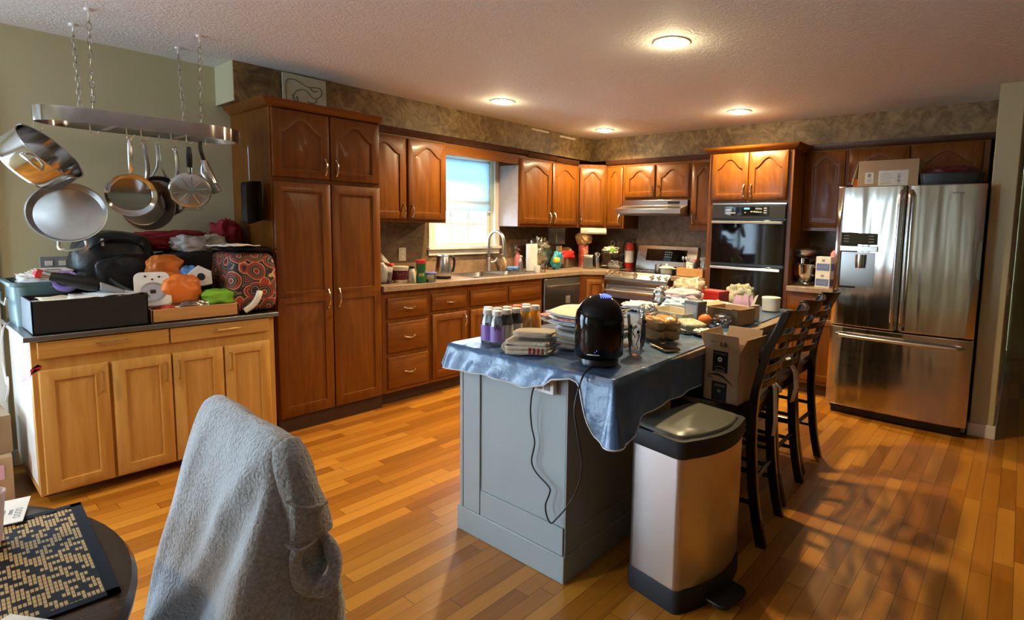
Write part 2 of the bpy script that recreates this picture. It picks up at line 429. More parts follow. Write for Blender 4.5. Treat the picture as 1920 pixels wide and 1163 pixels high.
def dup(root, loc, rz=None, label=None, group=None, scale=None):
    r = root.copy(); COL.objects.link(r); r.location = loc
    if rz is not None: r.rotation_euler = (0, 0, R(rz)) if not isinstance(rz, tuple) else rz
    if scale: r.scale = scale
    if label: r['label'] = label
    if group: r['group'] = group
    for ch in list(root.children):
        c = ch.copy(); COL.objects.link(c); c.parent = r
        for g in ch.children:
            d = g.copy(); COL.objects.link(d); d.parent = c
    return r
def text(body, size, mat, parent, mw, name='lettering', ext=.0004):
    cu = bpy.data.curves.new(name, 'FONT'); cu.body = body; cu.size = size; cu.align_x = 'CENTER'; cu.align_y = 'CENTER'; cu.extrude = ext
    o = bpy.data.objects.new(name, cu); COL.objects.link(o)
    bpy.context.view_layer.update()
    me = bpy.data.meshes.new_from_object(o.evaluated_get(bpy.context.evaluated_depsgraph_get()))
    bpy.data.objects.remove(o); bpy.data.curves.remove(cu)
    me.transform(mw); me.materials.clear(); me.materials.append(M[mat]); me.name = name
    q = bpy.data.objects.new(name, me); COL.objects.link(q)
    if parent is not None:
        me.transform(Matrix.Translation(-wloc(parent))); q.parent = parent
    return q
# ------------------------------------------------------------------ the room
H = 2.404
struct(G().box(-.15, 9.6, -8.25, 2.6, -.06, 0).done('floor', 'floor'))
struct(G().box(-.15, 9.6, -8.25, 2.6, H, H+.06).done('ceiling', 'ceiling'))
def wall_with_holes(name, axis, a, b, span, holes, mat, z1=H):
    g = G(); y0, y1 = span
    ys = sorted(set([y0, y1]+[h[0] for h in holes]+[h[1] for h in holes]))
    for p, q in zip(ys, ys[1:]):
        hs = [h for h in holes if h[0] <= p+1e-6 and h[1] >= q-1e-6]
        zz = [(0, z1)] if not hs else [(0, hs[0][2]), (hs[0][3], z1)]
        for u, w in zz:
            if w-u < 1e-4: continue
            if axis == 'x': g.box(a, b, p, q, u, w)
            else: g.box(p, q, a, b, u, w)
    return struct(g.done(name, mat))
WY0, WY1, WZ0, WZ1 = -2.27, -1.53, 1.17, 2.05
wall_with_holes('wall_left', 'x', -.13, 0, (-8.25, .12), [(-7.3, -5.23, .03, 2.04), (WY0, WY1, WZ0, WZ1)], 'paint')
wall_with_holes('wall_back', 'y', 0, .12, (-.13, 4.118), [], 'paper')
wall_with_holes('wall_south', 'y', -8.25, -8.12, (0, 9.6), [(.3, 1.4, .3, 2.1)], 'paint')
struct(G().box(9.5, 9.62, -8.12, 2.6, 0, H).done('wall_right', 'paint'))
struct(G().box(4.118, 4.256, -.812, 2.5, 0, H).done('wall_partition', 'paint', bev=.006))
struct(G().box(4.256, 9.5, 2.5, 2.6, 0, H).done('wall_hall', 'paint'))
g = G(); g.box(.0, .004, -3.19, -2.34, .9, 1.45); g.box(.0, .004, -1.46, 0, .9, 1.45); g.box(0, .004, -2.34, -1.46, .9, 1.16)
struct(g.done('wall_left_splash', 'splash'))
struct(G().box(.004, 3.2, -.0025, 0, .9, 1.75).done('wall_back_splash', 'splash'))
g = G(); g.box(.004, .010, -3.19, -.02, .9, 1.045); struct(g.done('trim_5', 'tile'))
g = G(); g.use('paint').box(0, .303, -4.03, -4.026, 2.155, H); g.use('paper').box(0, .303, -4.026, -.262, 2.155, H)
struct(g.done('soffit_left'))
struct(G().box(0, 4.118, -.262, 0, 2.155, H).done('soffit_back', 'paper'))
# thin seams and peeling ceiling strips of the wallcovering
for k, (y0, y1) in enumerate(((-1.30, -1.04), (-.86, -.60))):
    struct(G().box(.303, .309, y0, y1, H-.034-.012*k, H-.016-.012*k).done('trim_%d' % (6+k), 'papery'))
# baseboards, door casing
struct(G().box(4.106, 4.268, -.824, -.812, 0, .095).done('baseboard_end', 'trim', bev=.004))
struct(G().box(4.256, 4.268, -.812, 2.5, 0, .095).done('baseboard_hall', 'trim', bev=.004))
struct(G().box(4.106, 4.118, -.824, -.70, 0, .095).done('baseboard_side', 'trim', bev=.004))
struct(G().box(0, .012, -5.13, -3.96, 0, .095).done('baseboard_left', 'trim', bev=.004))
for (nm, zc, yc) in (('switch_plate', 1.06, -.74), ('outlet_plate', .28, -.72)):
    t = thing(nm, 'cream light switch plate on the hall side of the beige wall end' if zc > 1 else 'cream outlet cover low on the hall side of the beige wall end', 'switch plate' if zc > 1 else 'outlet', (4.256, yc, zc))
    G().box(4.256, 4.263, yc-.036, yc+.036, zc-.058, zc+.058).done('plate', 'cream', t, bev=.002)
    G().box(4.263, 4.270, yc-.012, yc+.012, zc-.02, zc+.02).done('toggle' if zc > 1 else 'socket', 'white', t, bev=.002)
# patio door in the left wall (its casing shows at the picture's edge)
def patio():
    g = G()
    for y0, y1, z0, z1 in ((-5.23, -5.105, 0, 2.04), (-7.42, -7.3, 0, 2.04), (-7.42, -5.105, 2.04, 2.16)): g.box(-.005, .022, y0, y1, z0, z1)
    struct(g.done('trim_4', 'trim', bev=.004))
    g = G()
    for y0, y1, z0, z1 in ((-5.30, -5.23, .03, 2.04), (-7.3, -7.23, .03, 2.04), (-6.30, -6.23, .12, 1.95), (-7.23, -5.30, .03, .12), (-7.23, -5.30, 1.95, 2.04)): g.box(-.10, -.05, y0, y1, z0, z1)
    d = struct(g.done('door_1', 'trim', bev=.003))
    p = G().box(-.078, -.074, -7.23, -5.30, .12, 1.95).done('pane', 'pane', d)
patio()
g = G()
for x0, x1, z0, z1 in ((.3, .37, .3, 2.1), (1.33, 1.4, .3, 2.1), (.82, .88, .37, 2.03), (.37, 1.33, .3, .37), (.37, 1.33, 2.03, 2.1)): g.box(x0, x1, -8.22, -8.16, z0, z1)
w2 = struct(g.done('window_2', 'trim')); G().box(.37, 1.33, -8.192, -8.188, .37, 2.03).done('pane', 'pane', w2)
# hall door and casing, seen past the wall end
g = G(); g.box(4.62, 4.72, 2.47, 2.5, 0, 2.04); g.box(5.5, 5.6, 2.47, 2.5, 0, 2.04); g.box(4.62, 5.6, 2.47, 2.5, 2.04, 2.14)
struct(g.done('trim_8', 'trim', bev=.004))
d = struct(G().box(4.72, 5.5, 2.475, 2.5, .01, 2.04).done('door_2', 'trim'))
# kitchen window
g = G()
for y0, y1, z0, z1 in ((-2.345, WY0, 1.182, WZ1), (WY1, -1.465, 1.182, WZ1), (-2.345, -1.465, WZ1, 2.12)): g.box(-.005, .020, y0, y1, z0, z1)
g.box(-.06, .045, -2.36, -1.455, 1.155, 1.182); g.box(0, .018, -2.345, -1.465, 1.10, 1.155)
win = struct(g.done('window_1', 'rim', bev=.003))
g = G()
for y0, y1, z0, z1 in ((WY0, WY0+.035, WZ0, WZ1), (WY1-.035, WY1, WZ0, WZ1), (WY0+.035, WY1-.035, WZ0, WZ0+.05), (WY0+.035, WY1-.035, WZ1-.04, WZ1), (WY0+.035, WY1-.035, 1.60, 1.64)): g.box(-.11, -.07, y0, y1, z0, z1)
g.done('window_frame', 'rim', win)
g = G()
for k in (1, 2): yy = WY0+.035+(WY1-WY0-.07)*k/3; g.box(-.099, -.089, yy-.012, yy+.012, WZ0+.05, 1.60)
g.box(-.0985, -.0895, WY0+.035, WY1-.035, 1.388, 1.411); g.done('muntin_bars', 'rim', win)
G().box(-.096, -.093, WY0+.035, WY1-.035, WZ0+.05, 1.60).done('pane', 'pane', win)
G().box(-.088, -.085, WY0+.035, WY1-.035, 1.64, WZ1-.04).done('pane', 'pane', win)
# shade
t = thing('window_shade', 'pale fabric roller shade drawn over the upper half of the window', 'window shade', (-.05, -1.9, 2.02))
g = G(); nf = 3
def shf(u, v):
    z = 2.03-(2.03-1.60)*v; return (-.045+.006*math.sin(v*PI*3)**2, WY0+.012+(WY1-WY0-.024)*u, z)
g.grid(shf, 4, 24); g.done('fabric', 'shade', t, solid=.002)
G().grid(lambda u, v: (-.036, WY0+.012+(WY1-WY0-.024)*u, 1.625-.095*v), 2, 2).done('bottom_hem', 'shade', t, solid=.006)
G().box(-.05, -.03, WY0+.008, WY1-.008, 1.525, 1.535).done('bottom_rail', 'rim', t)
# outside
o = struct(G().box(-60, -.2, -40, 40, -.9, -.8).done('lawn', 'grass'))
for k, (x, y, s) in enumerate(((-30, 7.5, 1.6), (-36, 15, 2.6), (-33, 2.0, 1.5))):
    t = thing('tree', ('low bluish tree far outside the window', 'broad pale tree far outside beyond the window shade', 'small faint tree at the edge of the far lawn')[k], 'tree', (x, y, -.8))
    G().blob((x, y, .2), s*1.3, s*1.3, s*.95, k+3, .5, 3, .8).done('crown', 'tree', t)
    G().cyl((x, y, -.8), .25, 1.4, n=10).done('trunk', 'ink', t)
# ------------------------------------------------------------------ recessed lamps
def can_light(x, y, label, p):
    t = thing('recessed_light', label, 'ceiling light', (x, y, H), 0, 'recessed ceiling lights')
    G().lathe([(.098, 0), (.098, -.006), (.075, -.008), (.070, .0)], (x, y, H), n=32, cap0=False, cap1=False).done('trim_ring', 'rim', t)
    G().lathe([(.070, -.001), (.066, -.010), (.05, -.017), (.02, -.021), (.002, -.022)], (x, y, H), n=32).done('lens', 'white_emit', t)
    l = bpy.data.lights.new('lamp', 'SPOT'); l.energy = p; l.color = (1, .75, .41); l.spot_size = R(150); l.spot_blend = .6; l.shadow_soft_size = .05
    o = bpy.data.objects.new('lamp', l); COL.objects.link(o); o.parent = t; o.location = (0, 0, -.035)
    l = bpy.data.lights.new('lamp_glow', 'POINT'); l.energy = p*.022; l.color = (1, .78, .45); l.shadow_soft_size = .03
    o = bpy.data.objects.new('lamp_glow', l); COL.objects.link(o); o.parent = t; o.location = (0, 0, -.05)
LP = 92
can_light(2.743, -2.757, 'largest glowing ceiling light, over the island', LP)
can_light(.897, -2.262, 'glowing ceiling light nearest the window', LP)
can_light(2.336, -.879, 'glowing ceiling light in front of the wall ovens', LP)
can_light(.815, -.737, 'glowing ceiling light at the corner of the room', LP)
can_light(1.5, -6.6, 'added unseen ceiling light brightening the dining end by the patio door', LP*.8)  # out-of-view lamp, added to lift the ambient light
# ------------------------------------------------------------------ cabinet parts
class Fr:  # a face frame: origin, along, outward
    def __init__(s, o, u, n): s.o = Vector(o); s.u = Vector(u).normalized(); s.n = Vector(n).normalized()
    def __call__(s, u, d, z): return s.o+s.u*u+s.n*d+Z*z
def arch_pts(u0, u1, z0, z1, rise, n=20):
    pts = [(u0, z0), (u1, z0)]
    for i in range(n+1):
        t = 1-2*i/n
        a = min(1, abs(t)/.92); f = .5*(1+math.cos(PI*a)); f = f**.8
        pts.append((u0+(u1-u0)*(1+t)/2, z1-rise+rise*f))
    return pts
def door_mesh(fr, u0, u1, z0, z1, rise=0, panels=None, th=.020, st=.055, flat=False):
    g = G()
    panels = panels or [(z0+st, z1-st)]
    n = 20
    if flat:   # drawer front: a slab with a stepped, rounded border
        q = []
        for ins, d in ((0, 0), (0, th*.45), (.006, th*.8), (.020, th*.80), (.028, th*1.15)):
            q.append([fr(a, d, b) for a, b in ((u0+ins, z0+ins), (u1-ins, z0+ins), (u1-ins, z1-ins), (u0+ins, z1-ins))])
        return g.rings(q)
    # outer edge rings
    cuts = [z0]+[.5*(panels[i][1]+panels[i+1][0]) for i in range(len(panels)-1)]+[z1]
    for k, (a, b) in enumerate(panels):
        c0, c1 = cuts[k], cuts[k+1]
        rs = rise if k == len(panels)-1 else 0
        out = [(u0, c0), (u1, c0)]
        inn = arch_pts(u0+st, u1-st, a, b, rs, n)
        for i in range(n+1):
            t = 1-2*i/n; out.append((u0+(u1-u0)*(1+t)/2, c1))
        seq = [(out, -th if False else 0, 0)]
        ringset = [[fr(p, 0, z) for p, z in out]]
        e = .004
        o2 = [(min(max(p, u0+e), u1-e), min(max(z, c0+(e if k == 0 else 0)), c1-(e if k == len(panels)-1 else 0))) for p, z in out]
        ringset = [[fr(p, 0, z) for p, z in out], [fr(p, th-e, z) for p, z in out], [fr(p, th, z) for p, z in o2], [fr(p, th, z) for p, z in inn]]
        for ins, d in ((.004, th-.009), (.012, th-.009), (.040, th-.001)):
            pp = arch_pts(u0+st+ins, u1-st-ins, a+ins, b-ins*(1.0), rs*max(.55, 1-ins*6), n)
            ringset.append([fr(p, d, z) for p, z in pp])
        g.rings(ringset, cap0=False)
    return g
def handle(fr, u, z, d, parent, vertical=True, L=.105, mat='nickel'):
    g = G(); pts = []; rs = []
    for i in range(13):
        t = -1+2*i/12; a = t*L/2; h = d+.006+.024*(1-abs(t)**2.6)
        pts.append(fr(u, h, z+a) if vertical else fr(u+a, h, z-.006*(1-t*t))); rs.append(.0042+.0022*(1-abs(t))+(.003 if i in (0, 12) else 0))
    g.tube(pts, .005, 8, rs=rs)
    for s in (-1, 1):
        p = fr(u, d, z+s*L/2) if vertical else fr(u+s*L/2, d, z)
        q = fr(u, d+.010, z+s*L/2) if vertical else fr(u+s*L/2, d+.010, z)
        g.tube([p, q], .0075, 8)
    return g.done('handle', mat, parent)
def cab_door(fr, u0, u1, z0, z1, parent, rise=0, panels=None, hd=None, wd='cherry', st=.055, hmat='nickel', name='door', lab=None):
    d = door_mesh(fr, u0, u1, z0, z1, rise, panels, st=st).done(name, wd, parent, ang=50)
    if hd: handle(fr, hd[0], hd[1], .020, d, True, hd[2] if len(hd) > 2 else .10, hmat)
    if lab: d['label'] = lab
    return d
def drawer(fr, u0, u1, z0, z1, parent, hd=True, wd='cherry_h', name='drawer'):
    d = door_mesh(fr, u0, u1, z0, z1, flat=True).done(name, wd, parent, ang=50)
    if hd: handle(fr, (u0+u1)/2, (z0+z1)/2, .022, d, False, .09)
    return d
LF = Fr((.607, 0, 0), Y, X); LU = Fr((.306, 0, 0), Y, X)
BF = Fr((0, -.607, 0), X, -Y); BU = Fr((0, -.306, 0), X, -Y)
def carcase(name, label, x0, x1, y0, y1, z0, z1, toe=None, cat='cabinet', wd='cherry', group=None):
    t = thing(name, label, cat, ((x0+x1)/2, (y0+y1)/2, 0 if toe else z0), 0, group)
    G().box(x0, x1, y0, y1, z0, z1).done('carcase', wd, t, bev=.002)
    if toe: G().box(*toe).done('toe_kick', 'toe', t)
    return t
# NB in cab_door / drawer the variable d is the door mesh, so handles become its children
def cab_door(fr, u0, u1, z0, z1, parent, rise=0, panels=None, hd=None, wd='cherry', st=.055, hmat='nickel', name='door', lab=None):
    d = door_mesh(fr, u0, u1, z0, z1, rise, panels, st=st).done(name, wd, parent, ang=50)
    if hd: handle(fr, hd[0], hd[1], .020, d, True, hd[2] if len(hd) > 2 else .10, hmat)
    return d
def drawer(fr, u0, u1, z0, z1, parent, hd=True, wd='cherry_h', name='drawer'):
    d = door_mesh(fr, u0, u1, z0, z1, flat=True).done(name, wd, parent, ang=50)
    if hd: handle(fr, (u0+u1)/2, (z0+z1)/2, .022, d, False, .09)
    return d
# ---- pantry
t = carcase('pantry_cabinet', 'tall brown pantry cabinet with two arched doors over two long ones', .003, .607, -3.948, -3.200, .10, 2.105, (.003, .600, -3.945, -3.203, 0, .10))
for u0, u1, hu in ((-3.940, -3.578, -3.612), (-3.570, -3.210, -3.536)):
    cab_door(LF, u0, u1, 1.676, 2.095, t, .085, hd=(hu, 1.755, .10))
    cab_door(LF, u0, u1, .105, 1.645, t, 0, [(.175, .86), (.935, 1.585)], hd=(hu, .875, .12))
g = G(); prof = [(.0, 2.098), (.012, 2.102), (.020, 2.112), (.046, 2.132), (.052, 2.150), (0, 2.152)]
def crown_run(g, path, prof):
    rs = []
    for p, n in path: rs.append([Vector((p[0], p[1], 0))+Vector((n[0], n[1], 0))*o+Z*z for o, z in prof])
    g.rings(rs)
crown_run(g, [((.02, -3.948), (0, -1)), ((.607, -3.948), (1, -1)), ((.607, -3.200), (1, 0))], prof)
g.box(.02, .607, -3.948, -3.2, 2.10, 2.15); g.done('crown_moulding', 'cherry_h', t)
# ---- base run on the window wall
TOE = lambda y0, y1: (.003, .555, y0, y1, 0, .10)
t = carcase('drawer_cabinet', 'brown base cabinet of three drawers beside the pantry', .003, .607, -3.198, -2.775, .10, .885, TOE(-3.198, -2.775))
for z0, z1 in ((.672, .832), (.408, .642), (.130, .378)): drawer(LF, -3.158, -2.795, z0, z1, t)
t = carcase('base_cabinet', 'brown base cabinet of one drawer above one door below the kettle', .003, .607, -2.773, -2.382, .10, .885, TOE(-2.773, -2.382))
drawer(LF, -2.756, -2.400, .692, .832, t); cab_door(LF, -2.756, -2.400, .135, .662, t, hd=(-2.430, .59))
t = thing('sink_cabinet', 'wide brown sink cabinet with two plain false drawer fronts', 'cabinet', (.3, -1.91, 0))
g = G(); g.box(.585, .607, -2.380, -1.440, .10, .885); g.box(.003, .585, -2.380, -2.362, .10, .885); g.box(.003, .585, -1.458, -1.440, .10, .885); g.box(.003, .585, -2.362, -1.458, .10, .12); g.done('carcase', 'cherry', t)
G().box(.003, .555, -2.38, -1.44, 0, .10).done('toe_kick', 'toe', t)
for a, b in ((-2.360, -1.918), (-1.900, -1.466)): drawer(LF, a, b, .690, .832, t, False, name='false_front')
cab_door(LF, -2.360, -1.918, .135, .662, t, hd=(-1.95, .59)); cab_door(LF, -1.900, -1.466, .135, .662, t, hd=(-1.868, .59))
# dishwasher
t = thing('dishwasher', 'dark stainless dishwasher under the counter near the corner', 'dishwasher', (.3, -1.15, 0))
G().box(.02, .60, -1.432, -.868, .10, .875).done('tub', 'black', t)
G().box(.60, .632, -1.428, -.872, .115, .872).done('door', 'steel_dark', t, bev=.006)
g = G(); g.tube([(.660, -1.39, .795), (.660, -.91, .795)], .011, 10)
for y in (-1.36, -.94): g.tube([(.63, y, .795), (.66, y, .795)], .008)
g.done('handle', 'satin', t)
G().box(.632, .6335, -1.10, -1.03, .60, .68).done('sticker', 'grayplastic', t)
G().box(.02, .56, -1.43, -.87, 0, .10).done('toe_kick', 'black', t)
# diagonal corner base
t = thing('corner_base_cabinet', 'brown corner base cabinet with a single narrow door beside the dishwasher', 'cabinet', (.4, -.4, 0))
G().prism([(.003, -.003), (.003, -.864), (.607, -.864), (.820, -.610), (.820, -.003)], .10, .885).done('carcase', 'cherry', t, bev=.002)
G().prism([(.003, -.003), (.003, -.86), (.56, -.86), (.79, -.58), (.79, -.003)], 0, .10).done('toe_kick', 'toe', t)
DF = Fr((.607, -.864, 0), (.213, .254, 0), (.254, -.213, 0))
cab_door(DF, .085, .290, .13, .835, t, hd=(.262, .75, .09), st=.05)
# countertop with sink cut-out
t = thing('countertop', 'speckled brown laminate countertop wrapping the sink and corner', 'countertop', (.3, -2, .885))
SY0, SY1, SX0, SX1 = -2.23, -1.47, .09, .545
g = G(); Z0, Z1 = .885, .928
g.box(.003, .645, -3.199, SY0, Z0, Z1); g.box(.003, SX0, SY0, SY1, Z0, Z1); g.box(SX1, .645, SY0, SY1, Z0, Z1)
g.prism([(.003, -.003), (.003, SY1), (.645, SY1), (.645, -.842), (.824, -.645), (.824, -.003)], Z0, Z1)
g.done('slab', 'counter', t, bev=.003)
t2 = thing('countertop', 'short speckled counter piece between range and wall ovens', 'countertop', (1.77, -.3, .885))
G().box(1.600, 1.952, -.645, -.003, .885, .928).done('slab', 'counter', t2, bev=.003)
t2 = thing('countertop', 'short speckled counter piece between wall ovens and refrigerator', 'countertop', (2.95, -.3, .885))
G().box(2.738, 3.185, -.645, -.003, .885, .928).done('slab', 'counter', t2, bev=.003)
t = carcase('base_cabinet', 'brown base cabinet with one drawer between range and wall ovens', 1.600, 1.952, -.607, -.003, .10, .885, (1.6, 1.952, -.555, -.003, 0, .1))
drawer(BF, 1.615, 1.937, .70, .845, t, wd='cherry_x'); cab_door(BF, 1.615, 1.937, .13, .67, t, hd=(1.90, .58))
t = carcase('base_cabinet', 'brown base cabinet between wall ovens and refrigerator', 2.738, 3.185, -.607, -.003, .10, .885, (2.738, 3.185, -.555, -.003, 0, .1))
drawer(BF, 2.755, 3.17, .70, .845, t, wd='cherry_x'); cab_door(BF, 2.755, 3.17, .13, .67, t, hd=(2.80, .58))
# ---- sink and faucet
t = thing('kitchen_sink', 'stainless double bowl sink set in the counter below the window', 'sink', (.32, -1.85, .928))
g = G()
def bowl(g, x0, x1, y0, y1, zt, zb):
    q = []
    for ins, z in ((0, zt), (.004, zt-.012), (.014, zb+.03), (.04, zb)):
        r = .05; pts = []
        for cx, cy, a0 in ((x1-r-ins, y1-r-ins, 0), (x0+r+ins, y1-r-ins, 90), (x0+r+ins, y0+r+ins, 180), (x1-r-ins, y0+r+ins, 270)):
            for k in range(5): a = R(a0+22.5*k); pts.append((cx+r*math.cos(a), cy+r*math.sin(a), z))
        q.append(pts)
    g.rings(q, False, True)
bowl(g, SX0+.075, SX1-.02, SY0+.02, -1.86, .934, .76); bowl(g, SX0+.075, SX1-.02, -1.84, SY1-.02, .934, .76)
g.done('bowls', 'steel_y', t)
g = G()
for x0, x1, y0, y1 in ((SX0-.012, SX0+.078, SY0-.012, SY1+.012), (SX1-.022, SX1+.012, SY0-.012, SY1+.012), (SX0+.07, SX1, SY0-.012, SY0+.022), (SX0+.07, SX1, SY1-.022, SY1+.012), (SX0+.07, SX1, -1.862, -1.838)): g.box(x0, x1, y0, y1, .9285, .9335)
g.done('rim', 'steel_y', t)
t = thing('kitchen_faucet', 'tall gooseneck brushed steel faucet standing behind the sink', 'faucet', (.115, -1.70, .934))
g = G(); g.lathe([(.03, 0), (.03, .012), (.024, .03), (.022, .12), (.017, .135)], (.115, -1.70, .934)); g.done('base', 'satin', t)
pts = [(.115, -1.70, 1.05), (.115, -1.70, 1.22)]
for k in range(13): a = PI-PI*k/12; pts.append((.215+.10*math.cos(a), -1.70+.02*k/12, 1.235+.10*math.sin(a)))
pts.append((.318, -1.68, 1.16)); G().tube(pts, .014, 10).done('spout', 'satin', t)
G().tube([(.318, -1.68, 1.17), (.320, -1.68, 1.085)], .017, 10).done('spray_head', 'satin', t)
G().tube([(.115, -1.68, 1.02), (.12, -1.62, 1.03), (.125, -1.59, 1.065)], .007).done('lever', 'satin', t)
# ---- upper cabinets
def upper(label, fr, u0, u1, z0, z1, depth=.303, doors=(), rise=.075, sd=None):
    a, b = fr(u0, 0, 0), fr(u1, -depth, 0)
    t = carcase('upper_cabinet', label, min(a.x, b.x), max(a.x, b.x), min(a.y, b.y), max(a.y, b.y), z0, z1)
    for d0, d1, za, zb, hd in doors: cab_door(fr, d0, d1, za, zb, t, rise, hd=hd, st=.058 if d1-d0 > .25 else .045)
    return t
t = upper('brown upper cabinet of two arched doors between pantry and window', LU, -3.198, -2.372, 1.405, 2.108, doors=((-3.17, -2.785, 1.43, 2.085, (-2.815, 1.50)), (-2.765, -2.385, 1.43, 2.085, (-2.735, 1.50))))
t = upper('orange-brown upper cabinet of two arched doors just past the window', LU, -1.478, -.540, 1.385, 2.10, doors=((-1.465, -.998, 1.415, 2.065, (-1.03, 1.485)), (-.985, -.553, 1.415, 2.065, (-.955, 1.485))))
G().box(.006, .300, -1.483, -1.478, 1.387, 2.0).done('pale_side_panel', 'laminate', t)
t = thing('valance_board', 'plain brown board across the top of the window joining upper cabinets', 'valance', (.3, -1.92, 2.01))
G().box(.288, .306, -2.371, -1.479, 2.005, 2.10).done('board', 'cherry_h', t, bev=.002)
t = thing('upper_cabinet', 'diagonal upper corner cabinet with one narrow arched door', 'cabinet', (.25, -.25, 1.385))
G().prism([(.003, -.003), (.003, -.538), (.306, -.538), (.538, -.306), (.538, -.003)], 1.385, 2.10).done('carcase', 'cherry', t, bev=.002)
DU = Fr((.306, -.538, 0), (1, 1, 0), (1, -1, 0))
cab_door(DU, .02, .312, 1.412, 2.06, t, .075, hd=(.045, 1.485), st=.05)
t = upper('narrow upper cabinet with one slim arched door beside the range hood', BU, .540, .790, 1.385, 2.10, doors=((.560, .772, 1.412, 2.065, (.745, 1.485)),), rise=.06)
t = upper('short upper cabinet of two arched doors above the range hood', BU, .792, 1.604, 1.700, 2.10, doors=((.806, 1.186, 1.728, 2.07, (1.155, 1.80)), (1.206, 1.592, 1.728, 2.07, (1.237, 1.80))), rise=.08)
t = upper('narrow upper cabinet between range hood and wall ovens', BU, 1.606, 1.953, 1.385, 2.10, doors=((1.626, 1.900, 1.44, 2.065, (1.655, 1.51)),), rise=.07)
t = upper('upper cabinet of one arched door above the stand mixer', BU, 2.738, 3.088, 1.405, 2.112, doors=((2.760, 3.074, 1.437, 2.098, None),))
t = upper('short dark upper cabinet of two arched doors above the refrigerator', BU, 3.090, 4.072, 1.800, 2.112, doors=((3.104, 3.552, 1.825, 2.10, None), (3.574, 4.030, 1.825, 2.10, None)), rise=.09)
# dark cornice strips above the uppers (structure trim)
cp = [(0, 0), (.012, .0), (.020, .012), (.026, .034), (.030, .048), (0, .048)]
def cornice(name, fr, u0, u1, z):
    g = G(); g.rings([[fr(u, d, z+h) for d, h in cp] for u in (u0, u1)])
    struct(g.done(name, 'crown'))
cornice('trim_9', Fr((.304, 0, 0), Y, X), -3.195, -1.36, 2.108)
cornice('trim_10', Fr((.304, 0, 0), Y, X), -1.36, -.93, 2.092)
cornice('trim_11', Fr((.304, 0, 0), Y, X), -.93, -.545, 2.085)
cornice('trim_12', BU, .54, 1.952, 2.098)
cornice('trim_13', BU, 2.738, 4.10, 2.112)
# ---- oven tower
t = carcase('oven_cabinet', 'tall brown cabinet holding the black wall ovens below two arched doors', 1.955, 2.735, -.607, -.003, .10, 2.108, (1.96, 2.73, -.555, -.003, 0, .1))
for a, b, h in ((1.990, 2.338, 2.308), (2.346, 2.692, 2.376)): cab_door(BF, a, b, 1.668, 2.092, t, .085, hd=(h, 1.755))
g = G(); crown_run(g, [((1.955, -.33), (-1, 0)), ((1.955, -.607), (-1, -1)), ((2.735, -.607), (1, -1)), ((2.735, -.33), (1, 0))], prof); g.box(1.955, 2.735, -.607, -.27, 2.10, 2.15)
g.done('crown_moulding', 'cherry_x', t)
cab_door(BF, 1.990, 2.692, .13, .42, t)
t = thing('wall_oven', 'built-in black glass double wall oven', 'oven', (2.35, -.61, .45))
G().box(2.012, 2.700, -.622, -.609, .44, 1.640).done('frame', 'black', t, bev=.003)
G().box(2.012, 2.700, -.634, -.622, 1.628, 1.642).done('vent_trim', 'satin', t, bev=.002)
cpn = G().box(2.018, 2.694, -.640, -.622, 1.505, 1.620).done('control_panel', 'blackmat', t, bev=.002)
G().box(2.135, 2.550, -.642, -.640, 1.530, 1.610).done('touch_panel', 'blackglass', cpn)
G().box(2.325, 2.375, -.6432, -.642, 1.585, 1.600).done('clock', 'cyanled', cpn)
g = G()
for (x, z, n, w) in ((2.15, 1.575, 4, .010), (2.15, 1.548, 8, .009), (2.33, 1.552, 1, .012), (2.385, 1.56, 3, .018), (2.43, 1.585, 5, .009), (2.43, 1.556, 5, .009), (2.505, 1.590, 3, .007), (2.505, 1.570, 3, .007), (2.505, 1.550, 3, .007)):
    for k in range(n): g.box(x+k*w*1.35, x+k*w*1.35+w, -.6428, -.642, z, z+.010)
g.done('key_legends', 'glyph', cpn)
for z0, z1, nm in ((1.095, 1.490, 'upper_door'), (.455, 1.075, 'lower_door')):
    d = G().box(2.018, 2.694, -.642, -.622, z0, z1).done(nm, 'blackglass', t, bev=.003)
    zz = z1-.022; g = G(); g.rings([[(2.03, -.645-.035*q, zz+.012*s) for q, s in ((0, -1), (1, -1), (1, 1), (0, 1))], [(2.682, -.645-.035*q, zz+.012*s) for q, s in ((0, -1), (1, -1), (1, 1), (0, 1))]])
    g.done('handle', 'grayplastic' if z0 > 1 else 'satin', d, bev=.004)
# ---- range hood
t = thing('range_hood', 'slim stainless range hood above the stove', 'range hood', (1.2, -.25, 1.535))
g = G(); g.prism([(-.004, 1.698), (-.004, 1.575), (-.05, 1.540), (-.46, 1.540), (-.48, 1.552), (-.48, 1.600), (-.33, 1.640), (-.33, 1.698)], .798, 1.592, lambda a, b, h: (h, a, b)); g.done('shell', 'steel', t, bev=.003)
G().box(1.36, 1.50, -.336, -.330, 1.655, 1.682).done('switch_panel', 'black', t)
G().box(.82, 1.57, -.44, -.06, 1.534, 1.540).done('filter', 'grayplastic', t)
